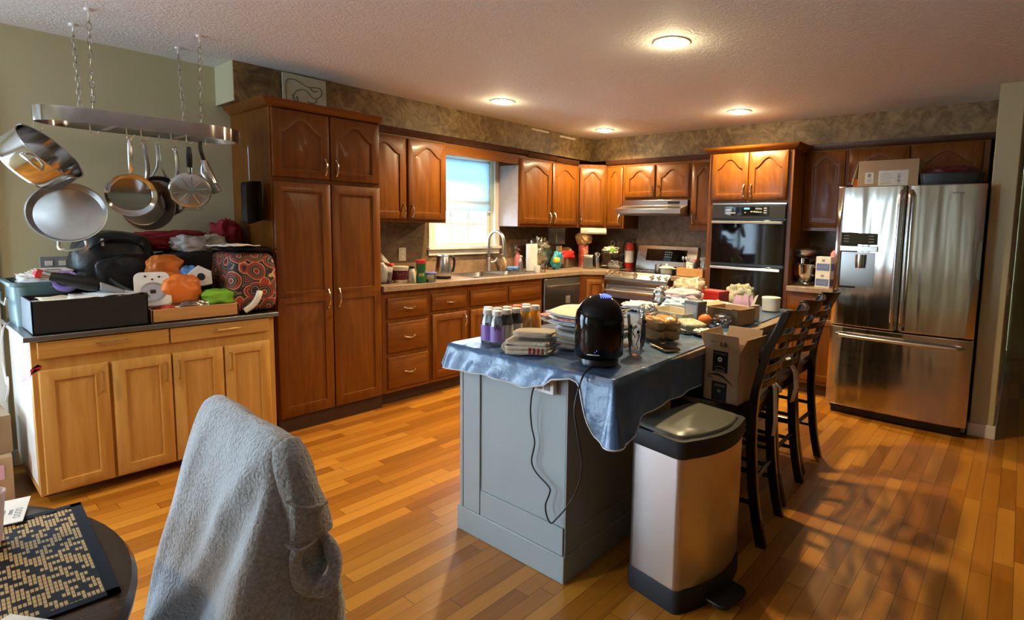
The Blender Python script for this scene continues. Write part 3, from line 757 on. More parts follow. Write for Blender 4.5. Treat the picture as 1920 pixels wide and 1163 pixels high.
# ---- range
t = thing('range', 'stainless slide-in electric range with front control knobs', 'range', (1.21, -.33, 0))
x0, x1 = .829, 1.596
G().box(x0, x1, -.62, -.02, .02, .905).done('body', 'steel_dark', t, bev=.003)
G().box(x0+.004, x1-.004, -.60, -.09, .905, .930).done('cooktop', 'blackglass', t, bev=.004)
g = G()
for cx, cy, r in ((1.02, -.22, .075), (1.42, -.24, .09), (1.02, -.45, .10), (1.41, -.46, .075)):
    g.lathe([(r, 0), (r, .0006), (r-.004, .0006), (r-.004, 0)], (cx, cy, .9302), n=32, cap0=False, cap1=False)
g.done('burner_rings', 'grayplastic', t)
g = G(); g.prism([(-.60, .935), (-.632, .940), (-.700, .875), (-.705, .835), (-.685, .815), (-.60, .815)], x0-.004, x1+.004, lambda a, b, h: (h, a, b)); pnl = g.done('control_panel', 'steel_dark', t, bev=.008)
nd = Vector((0, -.69, .72)).normalized()
for kx in (.865, .925, .995, 1.205, 1.405, 1.485, 1.565):
    g = G(); g.lathe([(.027, 0), (.027, .006), (.021, .010), (.020, .026), (.017, .030)], n=20); g.box(-.004, .004, -.018, .018, .026, .036)
    q = Vector((kx, -.668, .905)); mt = Matrix.Translation(q) @ nd.to_track_quat('Z', 'Y').to_matrix().to_4x4() @ Matrix.Rotation(R(-30), 4, 'Z'); g.xf(mt)
    g.done('knob', 'nickel', pnl)
G().box(x0+.002, x1-.002, -.668, -.622, .20, .795).done('oven_door', 'steel', t, bev=.006)
G().box(x0+.05, x1-.05, -.671, -.668, .26, .655).done('oven_window', 'blackglass', t, bev=.002)
g = G(); g.tube([(x0+.03, -.725, .732), (x1-.03, -.725, .732)], .017, 12)
for x in (x0+.06, x1-.06): g.tube([(x, -.665, .732), (x, -.725, .732)], .012)
g.done('door_handle', 'satin', t)
G().box(x0+.002, x1-.002, -.66, -.622, .03, .19).done('storage_drawer', 'steel', t, bev=.006)
g = G(); g.prism([(-.02, .93), (-.105, .93), (-.100, .975), (-.045, 1.205), (-.02, 1.205)], .835, 1.592, lambda a, b, h: (h, a, b)); bgp = g.done('backguard', 'steel', t, bev=.004)
g = G()
def bgq(x, z, o): k = (z-.975)/.23; return (x, -.100+.055*k-o, z)
g.rings([[bgq(a, z, o) for a, z in ((.96, 1.035), (1.47, 1.035), (1.47, 1.165), (.96, 1.165))] for o in (.0, .004)]); g.done('display', 'blackglass', bgp)
g = G()
for i in range(3):
    for j in range(4): a = 1.20+.025*j; z = 1.08+.025*i; g.rings([[bgq(p, q, o) for p, q in ((a, z), (a+.012, z), (a+.012, z+.008), (a, z+.008))] for o in (.004, .0048)])
g.done('key_legends', 'glyph', bgp)
# ---- refrigerator
FX0, FX1, FY = 3.197, 4.106, -1.0
t = thing('refrigerator', 'large stainless french-door refrigerator with bottom freezer drawer', 'refrigerator', (3.65, -.5, 0))
G().box(FX0+.012, FX1-.008, -.90, -.06, .03, 1.745).done('cabinet_body', 'grayplastic', t, bev=.006)
def bowed(g, u0, u1, z0, z1, dep=.085, bow=.022, n=18, c0=FX0, c1=FX1):
    out = []
    for z, e in ((z0, .004), (z0+.006, 0), (z1-.006, 0), (z1, .004)):
        pts = []
        for i in range(n+1):
            u = u0+(u1-u0)*i/n; s = (2*(u-c0)/(c1-c0)-1); d = bow*(1-s*s)
            ed = min(u-u0, u1-u); rr = .014; d2 = 0 if ed > rr else rr-math.sqrt(max(0, rr*rr-(rr-ed)**2))
            pts.append((u, FY+.022-d+d2+e, z))
        pts += [(u1, FY+dep+.02, z), (u0, FY+dep+.02, z)]
        out.append(pts)
    return g.rings(out)
mid = 3.652
dl = bowed(G(), FX0, mid-.004, .700, 1.738).done('fresh_food_door', 'fridgesteel', t, ang=30); dl['label'] = 'fridge door with water dispenser'
dr = bowed(G(), mid+.004, FX1, .700, 1.738).done('fresh_food_door', 'fridgesteel', t, ang=30); dr['label'] = 'plain fridge door'
dz = bowed(G(), FX0, FX1, .080, .688).done('freezer_drawer', 'fridgesteel', t, ang=30)
def fy(u, o=0): s = (2*(u-FX0)/(FX1-FX0)-1); return FY+.022-.022*(1-s*s)-o
for u, par in ((mid-.030, dl), (mid+.030, dr)):
    g = G(); pts = [(u, fy(u), .745)]+[(u, fy(u)-.05-.012*math.sin(PI*k/10), .775+(1.665-.775)*k/10) for k in range(11)]+[(u, fy(u), 1.695)]
    g.tube(pts, .014, 10); g.done('handle', 'satin', par)
pts = [(3.255, fy(3.255), .632)]+[(3.285+(4.02-3.285)*k/14, fy(3.285+(4.02-3.285)*k/14)-.052, .630) for k in range(15)]+[(4.05, fy(4.05), .632)]
G().tube(pts, .014, 10).done('handle', 'satin', dz)
# dispenser
dsp = G().box(3.240, 3.494, fy(3.3)-.004, fy(3.3)+.03, .985, 1.400).done('dispenser', 'blackmat', dl, bev=.003)
y = fy(3.36)-.006
G().box(3.246, 3.488, y-.004, y+.002, 1.312, 1.395).done('dispenser_screen', 'blackglass', dl)
G().box(3.240, 3.494, y-.014, y, 1.262, 1.300).done('dispenser_lip', 'satin', dl, bev=.003)
g = G(); g.rings([[(a, y-.003, z) for a, z in ((3.252, 1.000), (3.480, 1.000), (3.480, 1.255), (3.252, 1.255))], [(a, y-.0035, z) for a, z in ((3.262, 1.012), (3.470, 1.012), (3.470, 1.245), (3.262, 1.245))]]); g.done('dispenser_well', 'steel_dark', dl)
G().lathe([(.030, 0), (.034, .04), (.034, .10)], (3.385, y-.02, 1.14), n=20, sy=.6).done('nozzle', 'polished', dl)
for x in (3.262, 3.430):
    for k in range(3): G().box(x, x+.035, y-.0055, y-.004, 1.330+.021*k, 1.336+.021*k).done('button_legend', 'grayink', dl)
g = G()
for k in range(7): g.box(3.90+.013*k, 3.909+.013*k, fy(3.94)-.0012, fy(3.94)+.001, 1.675, 1.684)
g.done('maker_mark', 'grayplastic', dr)
G().box(FX0+.03, FX1-.03, -.92, -.88, .005, .075).done('base_grille', 'black', t)
# ---- outlets, under-cabinet radio and fittings
def outlet(label, x, yc, zc, w=.072, h=.118, mat='cream', sock='white', n=2):
    t = thing('wall_outlet', label, 'outlet', (x, yc, zc))
    G().box(x, x+.006, yc-w/2, yc+w/2, zc-h/2, zc+h/2).done('plate', mat, t, bev=.002)
    for k in range(n):
        s = -1 if k == 0 else 1
        if w > h: G().box(x+.006, x+.009, yc+s*w*.22-.016, yc+s*w*.22+.016, zc-.014, zc+.014).done('socket', sock, t, bev=.003)
        else: G().box(x+.006, x+.009, yc-.016, yc+.016, zc+s*.022-.014, zc+s*.022+.014).done('socket', sock, t, bev=.003)
outlet('wall outlet on the brown backsplash behind the white jar', .004, -2.62, 1.12)
outlet('wall outlet on the backsplash behind the pink soap bottle', .004, -1.22, 1.135, mat='grayplastic', sock='cream')
outlet('wide gray outlet plate on the pale wall behind the pile on the maple cabinet', 0, -4.873, 1.128, .13, .075, 'grayplastic', 'cream')
t = thing('under_cabinet_radio', 'cream radio mounted under the corner upper cabinet', 'radio', (.45, -.36, 1.33))
rb = Fr((.33, -.50, 0), (1, 1, 0), (1, -1, 0))
g = G(); g.rings([[rb(u, d, z) for d, z in ((-.02, 1.385), (-.02, 1.325), (.01, 1.315), (.02, 1.33), (.02, 1.385))] for u in (0, .30)]); g.done('case', 'cream', t, bev=.004)
g = G(); g.rings([[rb(u, d, z) for d, z in ((.02, 1.335), (.023, 1.335), (.023, 1.36), (.02, 1.36))] for u in (.08, .29)]); g.done('front_panel', 'paperw', t)
t = thing('hanging_glass_rack', 'clear plastic holder hung under the upper cabinet above the bagged goods', 'holder', (.2, -.75, 1.385))
G().box(.13, .27, -.85, -.68, 1.372, 1.384).done('mount', 'grayplastic', t)
G().box(.14, .26, -.84, -.69, 1.20, 1.372).done('clear_body', 'bluefilm', t)
# ------------------------------------------------------------------ island
IT = .868
t = thing('kitchen_island', 'gray-blue painted kitchen island under a blue vinyl tablecloth', 'kitchen island', (2.69, -2.83, 0))
G().box(2.380, 3.000, -3.895, -1.76, .02, .835).done('carcase', 'island', t, bev=.002)
g = G(); g.box(2.366, 3.012, -3.908, -1.75, 0, .113); g.done('plinth', 'island', t, bev=.004)
g = G(); g.box(2.380, 2.400, -3.903, -3.895, .113, .835); g.box(2.404, 2.514, -3.903, -3.895, .113, .835); g.box(2.519, 3.0, -3.903, -3.895, .113, .226); g.done('end_panel_frame', 'island', t, bev=.002)
g = G(); g.box(3.0, 3.007, -3.895, -1.76, .113, .19); g.box(3.0, 3.007, -3.895, -3.80, .19, .835); g.done('side_panel_frame', 'island', t, bev=.002)
G().box(2.352, 3.225, -3.915, -1.72, .835, IT-.003).done('worktop', 'counter', t, bev=.004)
t = thing('power_outlet_box', 'white outlet box on the island end just below the tablecloth hem', 'outlet', (2.905, -3.905, .78))
G().box(2.855, 2.960, -3.925, -3.904, .755, .818).done('case', 'white', t, bev=.004)
for k in (0, 1): G().box(2.872+.04*k, 2.900+.04*k, -3.928, -3.925, .770, .800).done('socket', 'grayplastic', t)
# tablecloth
def lerp(tab, x):
    if x <= tab[0][0]: return tab[0][1]
    for (a, b), (c, d) in zip(tab, tab[1:]):
        if x <= c: return b+(d-b)*(x-a)/(c-a)
    return tab[-1][1]
def cloth():
    FL, FRp, BR, BL = Vector((2.342, -3.928)), Vector((3.240, -3.928)), Vector((3.135, -1.70)), Vector((2.330, -1.70))
    path = []
    def seg(a, b, n, nn):
        for i in range(n): q = a+(b-a)*i/n; path.append((q, nn, 's'))
    def cor(c, a0, a1, n=8):
        for i in range(n): a = R(a0+(a1-a0)*i/n); path.append((c, Vector((math.cos(a), math.sin(a))), 'c'))
    seg(BL, FL, 40, Vector((-1, 0))); cor(FL, 180, 270); seg(FL, FRp, 60, Vector((0, -1))); cor(FRp, 270, 360, 12); seg(FRp, BR, 60, Vector((1, .047)))
    cor(BR, 0, 90); seg(BR, BL, 30, Vector((0, 1))); cor(BL, 90, 180)
    front = [(2.34, .765), (2.62, .782), (2.85, .776), (2.94, .80), (2.985, .832), (3.06, .846), (3.10, .835), (3.13, .765), (3.155, .715), (3.19, .672), (3.24, .652)]
    flare = [(2.34, .03), (2.9, .03), (3.04, .02), (3.10, .012), (3.16, .03), (3.24, .05)]
    rows = 9; g = G(); grid = []
    for k, (q, n, ty) in enumerate(path):
        if n.y < -.99 and ty == 's': zb = lerp(front, q.x); fl = lerp(flare, q.x)
        elif n.x < -.9: zb = .775; fl = .03
        elif n.x > .5 and ty == 's': zb = lerp([(-3.928, .652), (-3.83, .662), (-3.77, .705), (-3.4, .700), (-1.7, .72)], q.y); fl = lerp([(-3.928, .05), (-3.80, .018), (-3.5, .008), (-1.7, .012)], q.y)
        elif q.x > 3.2 and q.y < -3.9: a = math.atan2(n.y, n.x); zb = .652-.005; fl = .05+.02*math.sin(2*(a+PI/2))
        else: zb = .78; fl = .03
        col = []
        for r in range(rows+1):
            v = r/rows
            w = .006*math.sin(q.x*41+q.y*33+2*v)*v + .008*noise.noise(Vector((q.x*9, q.y*9, v*2)))*v
            o = .010+fl*(v**1.2)+w
            z = IT+.004-(IT+.004-zb)*v if r else IT+.004
            if r == 0: o = .0
            if r == 1: o = .010
            col.append(g.v((q.x+n.x*o, q.y+n.y*o, z)))
        grid.append(col)
    N = len(grid)
    for i in range(N):
        for r in range(rows): g.f([grid[i][r], grid[(i+1) % N][r], grid[(i+1) % N][r+1], grid[i][r+1]])
    # top with slight wrinkles
    def topf(u, v):
        a = FL+(FRp-FL)*u; b = BL+(BR-BL)*u; p = a+(b-a)*v
        e = min(u, 1-u, v, 1-v); k = min(1, e*14)
        return (p.x, p.y, IT+.004+k*(.0035*abs(noise.noise(Vector((p.x*7, p.y*7, 3))))))
    g.grid(topf, 50, 110)
    bmesh.ops.remove_doubles(g.bm, verts=g.bm.verts, dist=.0006)
    o = g.done('tablecloth', 'cloth', None, ang=60)
    tag(o, 'blue vinyl tablecloth draped over the kitchen island', 'tablecloth')
    pts = [(q.x+n.x*0, q.y, 0) for q, n, ty in path]
    edge = [c for c in grid]
    me = o.data
    rim = G(); pp = []
    for k, (q, n, ty) in enumerate(path):
        if (n.y < -.99 and ty == 's') or (q.x > 3.2 and q.y < -3.9) or (n.x > .5 and ty == 's' and q.y < -3.2):
            pp.append(EDGE[k])
    rim.tube(pp, .0032, 6); rim.done('hem_binding', 'clothedge', o, world=False)
EDGE = []
_v = G.v
def cloth_run():
    # keep the hem points for the pale binding
    global EDGE
    class L(list): pass
    orig = G.f
    pos = []
    def rec(self, p): q = _v(self, p); pos.append(tuple(p)); return q
    G.v = rec
    try:
        # first pass collects positions, second builds
        import types
        EDGE = [None]*10000
        G_done = G.done
        def fake(self, *a, **k): raise StopIteration
        G.done = fake
        try: cloth()
        except StopIteration: pass
        G.done = G_done
        n = len(pos); rows = 10
        EDGE = [pos[k*rows+rows-1] for k in range(n//rows)]
    finally: G.v = _v
    cloth()
cloth_run()
# ------------------------------------------------------------------ air purifier and its cord
t = thing('air_purifier', 'glossy black dome-shaped air purifier at the island end', 'air purifier', (3.066, -3.786, IT+.0085), 12)
bpy.context.view_layer.update()
b = .0
prof = [(.070, 0), (.074, .004), (.076, .028), (.072, .030), (.090, .034), (.0945, .040), (.0945, .165)]
for k in range(1, 13): a = PI/2*k/12; prof.append((.0945*math.cos(a)+.0005, .165+.104*math.sin(a)))
G().lathe(prof, n=48).done('shell', 'blackgloss', t, world=False)
G().lathe([(.077, .004), (.0775, .026), (.0768, .027)], n=40, cap0=False, cap1=False).done('base_band', 'black', t, world=False)
g = G()
for k in range(9):
    a0 = R(-60+12*k); p = []
    for j in range(5): th = R(62+5*j); p.append((.0958*math.cos(th)*math.cos(a0)+0, .0958*math.cos(th)*math.sin(a0), .166+.1055*math.sin(th)))
    g.tube(p, .0016, 5)
g.done('top_light_vents', 'blueled', t, world=False)
g = G()
for a in (-62, -58):
    aa = R(a-12); g.sph((.0955*math.cos(aa), .0955*math.sin(aa), .062 if a == -62 else .068), .0015, n=8, m=6)
g.done('status_lights', 'blueled', t, world=False)
aa = R(-76)
text('AIRFREE', .0062, 'glyph', None, Matrix.Identity(4), 'x') if False else None
lab = []
for i in range(9):
    a = R(-92+3.2*i); lab.append(a)
g = G()
for i, a in enumerate(lab):
    a2 = a+R(2.4 if i > 2 else 3.2); q = [(.0950*math.cos(s), .0950*math.sin(s), z) for s, z in ((a, .050), (a2, .050), (a2, .0535), (a, .0535))]
    g.f([g.v(p) for p in q])
g.done('maker_mark', 'paperw' , t, world=False)
cp = [(2.885, -3.930, .785), (2.867, -3.940, .765), (2.840, -3.925, .68), (2.842, -3.918, .60), (2.857, -3.916, .54), (2.841, -3.916, .46), (2.87, -3.918, .42), (2.94, -3.920, .385), (2.945, -3.922, .36), (2.928, -3.925, .31), (2.940, -3.93, .27), (2.967, -3.935, .252), (3.0, -3.94, .285), (3.05, -3.95, .345), (3.10, -3.96, .42), (3.135, -3.97, .50), (3.15, -3.985, .58), (3.140, -4.0, .68), (3.125, -4.0, .76), (3.122, -3.975, .83), (3.122, -3.945, .8765), (3.110, -3.90, .8825), (3.098, -3.855, .8835)]
def smooth(pts, k=4):
    P_ = [Vector(p) for p in pts]; out = []
    for i in range(len(P_)-1):
        a, b, c, d = P_[max(i-1, 0)], P_[i], P_[i+1], P_[min(i+2, len(P_)-1)]
        for j in range(k):
            s = j/k; out.append(.5*((2*b)+(c-a)*s+(2*a-5*b+4*c-d)*s*s+(3*b-a-3*c+d)*s**3))
    return out+[P_[-1]]
o = G().tube(smooth(cp), .0032, 6).done('power_cord', 'cord'); o.data.transform(t.matrix_basis.inverted()); o.parent = t
# ------------------------------------------------------------------ stools
def ribbon(g, pts, w, axis):
    a = [Vector(p) for p in pts]; ax = Vector(axis)*w/2
    vs = [(g.v(p-ax), g.v(p+ax)) for p in a]
    for (p, q), (r, s) in zip(vs, vs[1:]): g.f([p, r, s, q])
def make_stool(label):
    t = thing('counter_stool', label, 'stool', (0, 0, 0), 0, 'stools along the island')
    E = 'espresso'
    g = G(); q = []
    for z, i in ((.600, .012), (.606, .0), (.624, .0), (.634, .010)):
        q.append([(-.20+i, -.185+i, z), (.17-i, -.175+i, z), (.175-i, 0, z), (.17-i, .175-i, z), (-.20+i, .185-i, z), (-.215+i, 0, z)])
    g.rings(q); g.done('seat', E, t, world=False)
    g = G(); g.box(-.17, .15, -.165, -.145, .545, .600); g.box(-.17, .15, .145, .165, .545, .600); g.box(-.18, -.16, -.155, .155, .545, .6); g.box(.14, .16, -.155, .155, .545, .6); g.done('apron', E, t, world=False)
    def postx(z): return lerp([(0, .245), (.1, .222), (.25, .195), (.45, .178), (.62, .175), (.75, .192), (.9, .235), (1.05, .295), (1.075, .305)], z)
    for s in (-1, 1):
        g = G(); zs = [0, .05, .1, .2, .3, .45, .6, .7, .8, .9, 1.0, 1.062]
        rs = []
        for z in zs:
            x = postx(z); w = .019 if z > .4 else .021; d = .022 if z < .7 else .018
            yy = s*(.165+.004*(1 if z > .65 else 0))
            rs.append([(x-d, yy-w*.8, z), (x+d, yy-w*.8, z), (x+d, yy+w*.8, z), (x-d, yy+w*.8, z)])
        g.rings(rs); g.done('leg', E, t, world=False, bev=.004)
        g = G(); rs = []
        for z in (0, .3, .6): k = .016+.006*z; x = -.185-.012*(1-z/.6); rs.append([(x-k, s*.162-k, z), (x+k, s*.162-k, z), (x+k, s*.162+k, z), (x-k, s*.162+k, z)])
        g.rings(rs); g.done('leg', E, t, world=False, bev=.003)
        g = G()
        for z in (.19, .33): g.tube([(-.185, s*.163, z), (postx(z), s*.163, z)], .011, 8)
        g.done('stretcher', E, t, world=False)
    g = G(); g.tube([(-.19, -.16, .23), (-.19, .16, .23)], .014, 8); g.done('foot_rail', E, t, world=False)
    g = G(); g.tube([(postx(.28), -.16, .28), (postx(.28), .16, .28)], .011, 8); g.done('stretcher', E, t, world=False)
    def slat(z0, z1, bow, nm, th=.012):
        g = G(); rs = []
        for i in range(13):
            y = -.165+.33*i/12; u = y/.165; dx = bow*(1-u*u); dz = .010*(1-u*u) if nm == 'top_rail' else 0
            a, b = postx(z0), postx(z1)
            rs.append([(a+dx-th/2, y, z0), (a+dx+th/2, y, z0), (b+dx+th/2, y, z1-dz), (b+dx-th/2, y, z1-dz)])
        g.rings(rs); g.done(nm, E, t, world=False, bev=.003)
    for z in (.705, .775, .845, .915): slat(z, z+.036, .035, 'slat')
    slat(.985, 1.068, .040, 'top_rail', .018)
    return t
LB = ['dark wooden ladder-back counter stool holding the open shipping box, beside the trash can',
      'middle dark wooden counter stool of the row at the island', 'dark wooden ladder-back counter stool nearest the refrigerator']
s0 = make_stool(LB[0]); s0.location = (3.250, -3.000, 0); s0.rotation_euler = (0, 0, R(6))
s1 = dup(s0, (3.20, -2.545, 0), 2, LB[1]); s2 = dup(s0, (3.165, -2.085, 0), 0, LB[2])
g = G(); ribbon(g, [(.205, .06, .70), (.215, .065, .66), (.220, .06, .60), (.226, .055, .52), (.222, .05, .44)], .03, (.3, 1, 0)); ribbon(g, [(.205, .07, .69), (.23, .085, .665), (.235, .09, .64)], .022, (.3, 1, 0)); g.done('cushion_tie', 'whitecloth', s0, world=False, solid=.003)
g = G(); ribbon(g, [(.195, -.03, .74), (.205, -.02, .72), (.232, -.0, .66), (.238, .01, .58), (.222, .0, .50)], .04, (.25, 1, 0)); g.done('cushion_tie', 'whitecloth', s1, world=False, solid=.003)
# ------------------------------------------------------------------ shipping box on the first stool
t = thing('shipping_box', 'open brown shipping box with a curved arrow mark standing on a stool', 'box', (3.318, -3.105, .636), -4)
w, dp, h, tk = .170, .19, .232, .004
g = G()
g.box(-w/2, w/2, -dp/2, dp/2, 0, tk)
g.box(-w/2, w/2, -dp/2, -dp/2+tk, 0, h); g.box(-w/2, w/2, dp/2-tk, dp/2, 0, h); g.box(-w/2, -w/2+tk, -dp/2, dp/2, 0, h); g.box(w/2-tk, w/2, -dp/2, dp/2, 0, h)
g.done('carton', 'card', t, world=False)
def flap(pts, nm='flap', mt='card', off=(0, 0, .003)):
    g = G(); a = [Vector(p) for p in pts]; g.rings([a, [p+Vector(off) for p in a]]); return g.done(nm, mt, t, world=False)
flap([(-w/2, -dp/2, h), (w/2, -dp/2, h), (w/2-.002, -dp/2-.018, h+.074), (-w/2-.002, -dp/2-.018, h+.074)], off=(0, .003, 0))
flap([(-w/2, -dp/2, h), (-w/2, dp/2, h), (-w/2-.03, dp/2, h+.07), (-w/2-.03, -dp/2, h+.07)], off=(.003, 0, 0))
flap([(w/2, -dp/2, h), (w/2, dp/2, h), (w/2+.030, dp/2, h+.062), (w/2+.030, -dp/2, h+.062)], off=(.003, 0, 0))
flap([(-w/2, dp/2, h), (w/2, dp/2, h), (w/2, dp/2+.03, h+.075), (-w/2, dp/2+.03, h+.075)], off=(0, .003, 0))
yf = -dp/2-.0008
for z0, z1, nm in ((.132, .228, 'tape_label'), (.002, .088, 'tape_label')):
    lb = G().box(-.043, .030, yf-.0004, yf+.0006, z0, z1).done(nm, 'black', t, world=False)
    g = G(); zc = z0+.058 if z0 > .1 else z0+.045
    if z0 > .1:
        g.use('paperw').lathe([(.0105, 0), (.0105, .0005), (.0045, .0005), (.0045, 0)], (-.008, yf-.0010, zc), 'y', 20, False, False)
        g.use('grayink'); g.tube([(-.030+.0046*k, yf-.0010, z0+.020+.007*math.sin(PI*k/10)) for k in range(11)], .0016, 5)
        for k in range(3): g.box(-.034+.002*k, .020-.002*k, yf-.0009, yf, z0+.006+.004*k-.004, z0+.008+.004*k-.004)
        g.box(-.036, .024, yf-.0009, yf, z1-.012, z1-.010)
    else:
        g.use('grayink').box(-.016, .002, yf-.0009, yf, zc-.006, zc+.006)
        for k in range(3): g.box(-.032, .020, yf-.0009, yf, z1-.020+.004*k, z1-.018+.004*k)
    g.done('printed_marks', None, lb, world=False)
g = G(); n = 22; top = []; bot = []
for i in range(n+1):
    u = i/n; x = -.058+.118*u; z = .098+.030*math.sin(PI*(.18+.80*u)) - .020*u
    wd = .0012+.0042*math.sin(PI*min(1, u*1.02))**.7
    top.append((x, yf-.0005, z+wd)); bot.append((x, yf-.0005, z-wd))
for i in range(n): g.f([g.v(top[i]), g.v(top[i+1]), g.v(bot[i+1]), g.v(bot[i])])
hx, hz = -.058, .108
for a, b in (((-.062, .104), (-.058, .128)), ((-.062, .104), (-.040, .103))):
    dx, dz = b[0]-a[0], b[1]-a[1]; L = math.hypot(dx, dz); nx, nz = -dz/L*.0022, dx/L*.0022
    g.f([g.v((a[0]+nx, yf-.0006, a[1]+nz)), g.v((b[0]+nx*.4, yf-.0006, b[1]+nz*.4)), g.v((b[0]-nx*.4, yf-.0006, b[1]-nz*.4)), g.v((a[0]-nx, yf-.0006, a[1]-nz))])
g.done('curved_arrow_mark', 'ink', t, world=False)
mt = Matrix.Translation((.012, -dp/2-.0105, h+.036)) @ Matrix.Rotation(R(-13.6), 4, 'X') @ Matrix.Rotation(R(90), 4, 'X') @ Matrix.Rotation(R(180), 4, 'Z')
o = text('93', .040, 'ink', None, mt, 'printed_number'); o.parent = t
g = G()
for k in range(4): g.box(-.055+.007*k, -.050+.007*k, -dp/2-.0105, -dp/2-.0095, h+.033, h+.040)
o = g.done('printed_marks', 'grayink', t, world=False)
# ------------------------------------------------------------------ trash can
t = thing('trash_can', 'tall stainless step trash can with a dark lid at the island corner', 'trash can', (3.352, -3.555, 0), -9)
def rrect(x0, x1, y0, y1, r, n=5, bow=0):
    pts = []
    for cx, cy, a0 in ((x1-r, y1-r, 0), (x0+r, y1-r, 90), (x0+r, y0+r, 180), (x1-r, y0+r, 270)):
        for k in range(n+1): a = R(a0+90*k/n); pts.append((cx+r*math.cos(a), cy+r*math.sin(a)))
        if a0 == 270 and bow:
            for k in range(1, 10): yy = y0+r+(y1-y0-2*r)*k/10; u = 2*k/10-1; pts.append((x1+bow*(1-u*u), yy))
    return pts
def ring(pts, z, s=1, dx=0): return [(p[0]*s+dx, p[1]*s, z) for p in pts]
A = rrect(-.130, .120, -.205, .205, .03, 5, .035)
g = G(); g.rings([ring(A, .085), ring(A, .60)]); g.done('body', 'canbody', t, world=False)
B = rrect(-.136, .126, -.211, .211, .035, 5, .036)
g = G(); g.rings([ring(B, 0, .985), ring(B, .012), ring(B, .075), ring(B, .088, .985)]); g.done('base', 'blackmat', t, world=False)
Cc = rrect(-.140, .130, -.216, .216, .04, 5, .038)
g = G(); g.rings([ring(Cc, .585, .97), ring(Cc, .598), ring(Cc, .640), ring(Cc, .652, .985)]); g.done('lid_rim', 'blackmat', t, world=False)
D_ = rrect(-.122, .108, -.190, .190, .04, 5, .034)
g = G(); g.rings([ring(D_, .650, 1.02), ring(D_, .660), ring(D_, .664, .97), ring(D_, .668, .6), ring(D_, .669, .2)]); g.done('lid', 'graylid', t, world=False)
g = G(); g.rings([ring(rrect(.10, .235, -.075, .075, .035), z, 1) for z in (.012, .030)]); g.rings([ring(rrect(.10, .245, -.085, .085, .04), z) for z in (.028, .038)]); g.done('pedal', 'black', t, world=False, bev=.003)
# ------------------------------------------------------------------ dining table with placemat
TC = (2.93, -5.81)
t = thing('dining_table', 'round dark wooden dining table with a thick rounded edge', 'table', (TC[0], TC[1], 0))
prof = [(.55, .690), (.588, .697), (.603, .715), (.606, .730), (.598, .745), (.575, .750)]
G().lathe(prof, (TC[0], TC[1], 0), n=72).done('tabletop', 'tablewood', t)
G().lathe([(.06, .69), (.055, .6), (.085, .45), (.06, .3), (.09, .16), (.10, .12)][::-1], (TC[0], TC[1], 0)).done('pedestal', 'tablewood', t)
for k in range(4):
    a = R(45+90*k); c, s = math.cos(a), math.sin(a); g = G()
    g.tube([(TC[0]+c*r, TC[1]+s*r, z) for r, z in ((.05, .16), (.18, .13), (.32, .05), (.40, .02))], .03, 8, rs=[.035, .032, .026, .019]); g.done('leg', 'tablewood', t)
a = math.atan2(-5.262+5.248, 3.125-2.690)
t = thing('placemat', 'woven reed placemat with navy binding on the dark table', 'placemat', (2.905, -5.405, .7505), math.degrees(a)-1)
G().box(-.213, .213, -.145, .145, 0, .003).done('woven_field', 'reed', t, world=False)
g = G()
for x0, x1, y0, y1 in ((-.225, .225, .140, .158), (-.225, .225, -.158, -.140), (-.225, -.208, -.158, .158), (.208, .225, -.158, .158)): g.box(x0, x1, y0, y1, 0, .0042)
g.done('binding', 'matedge', t, world=False)
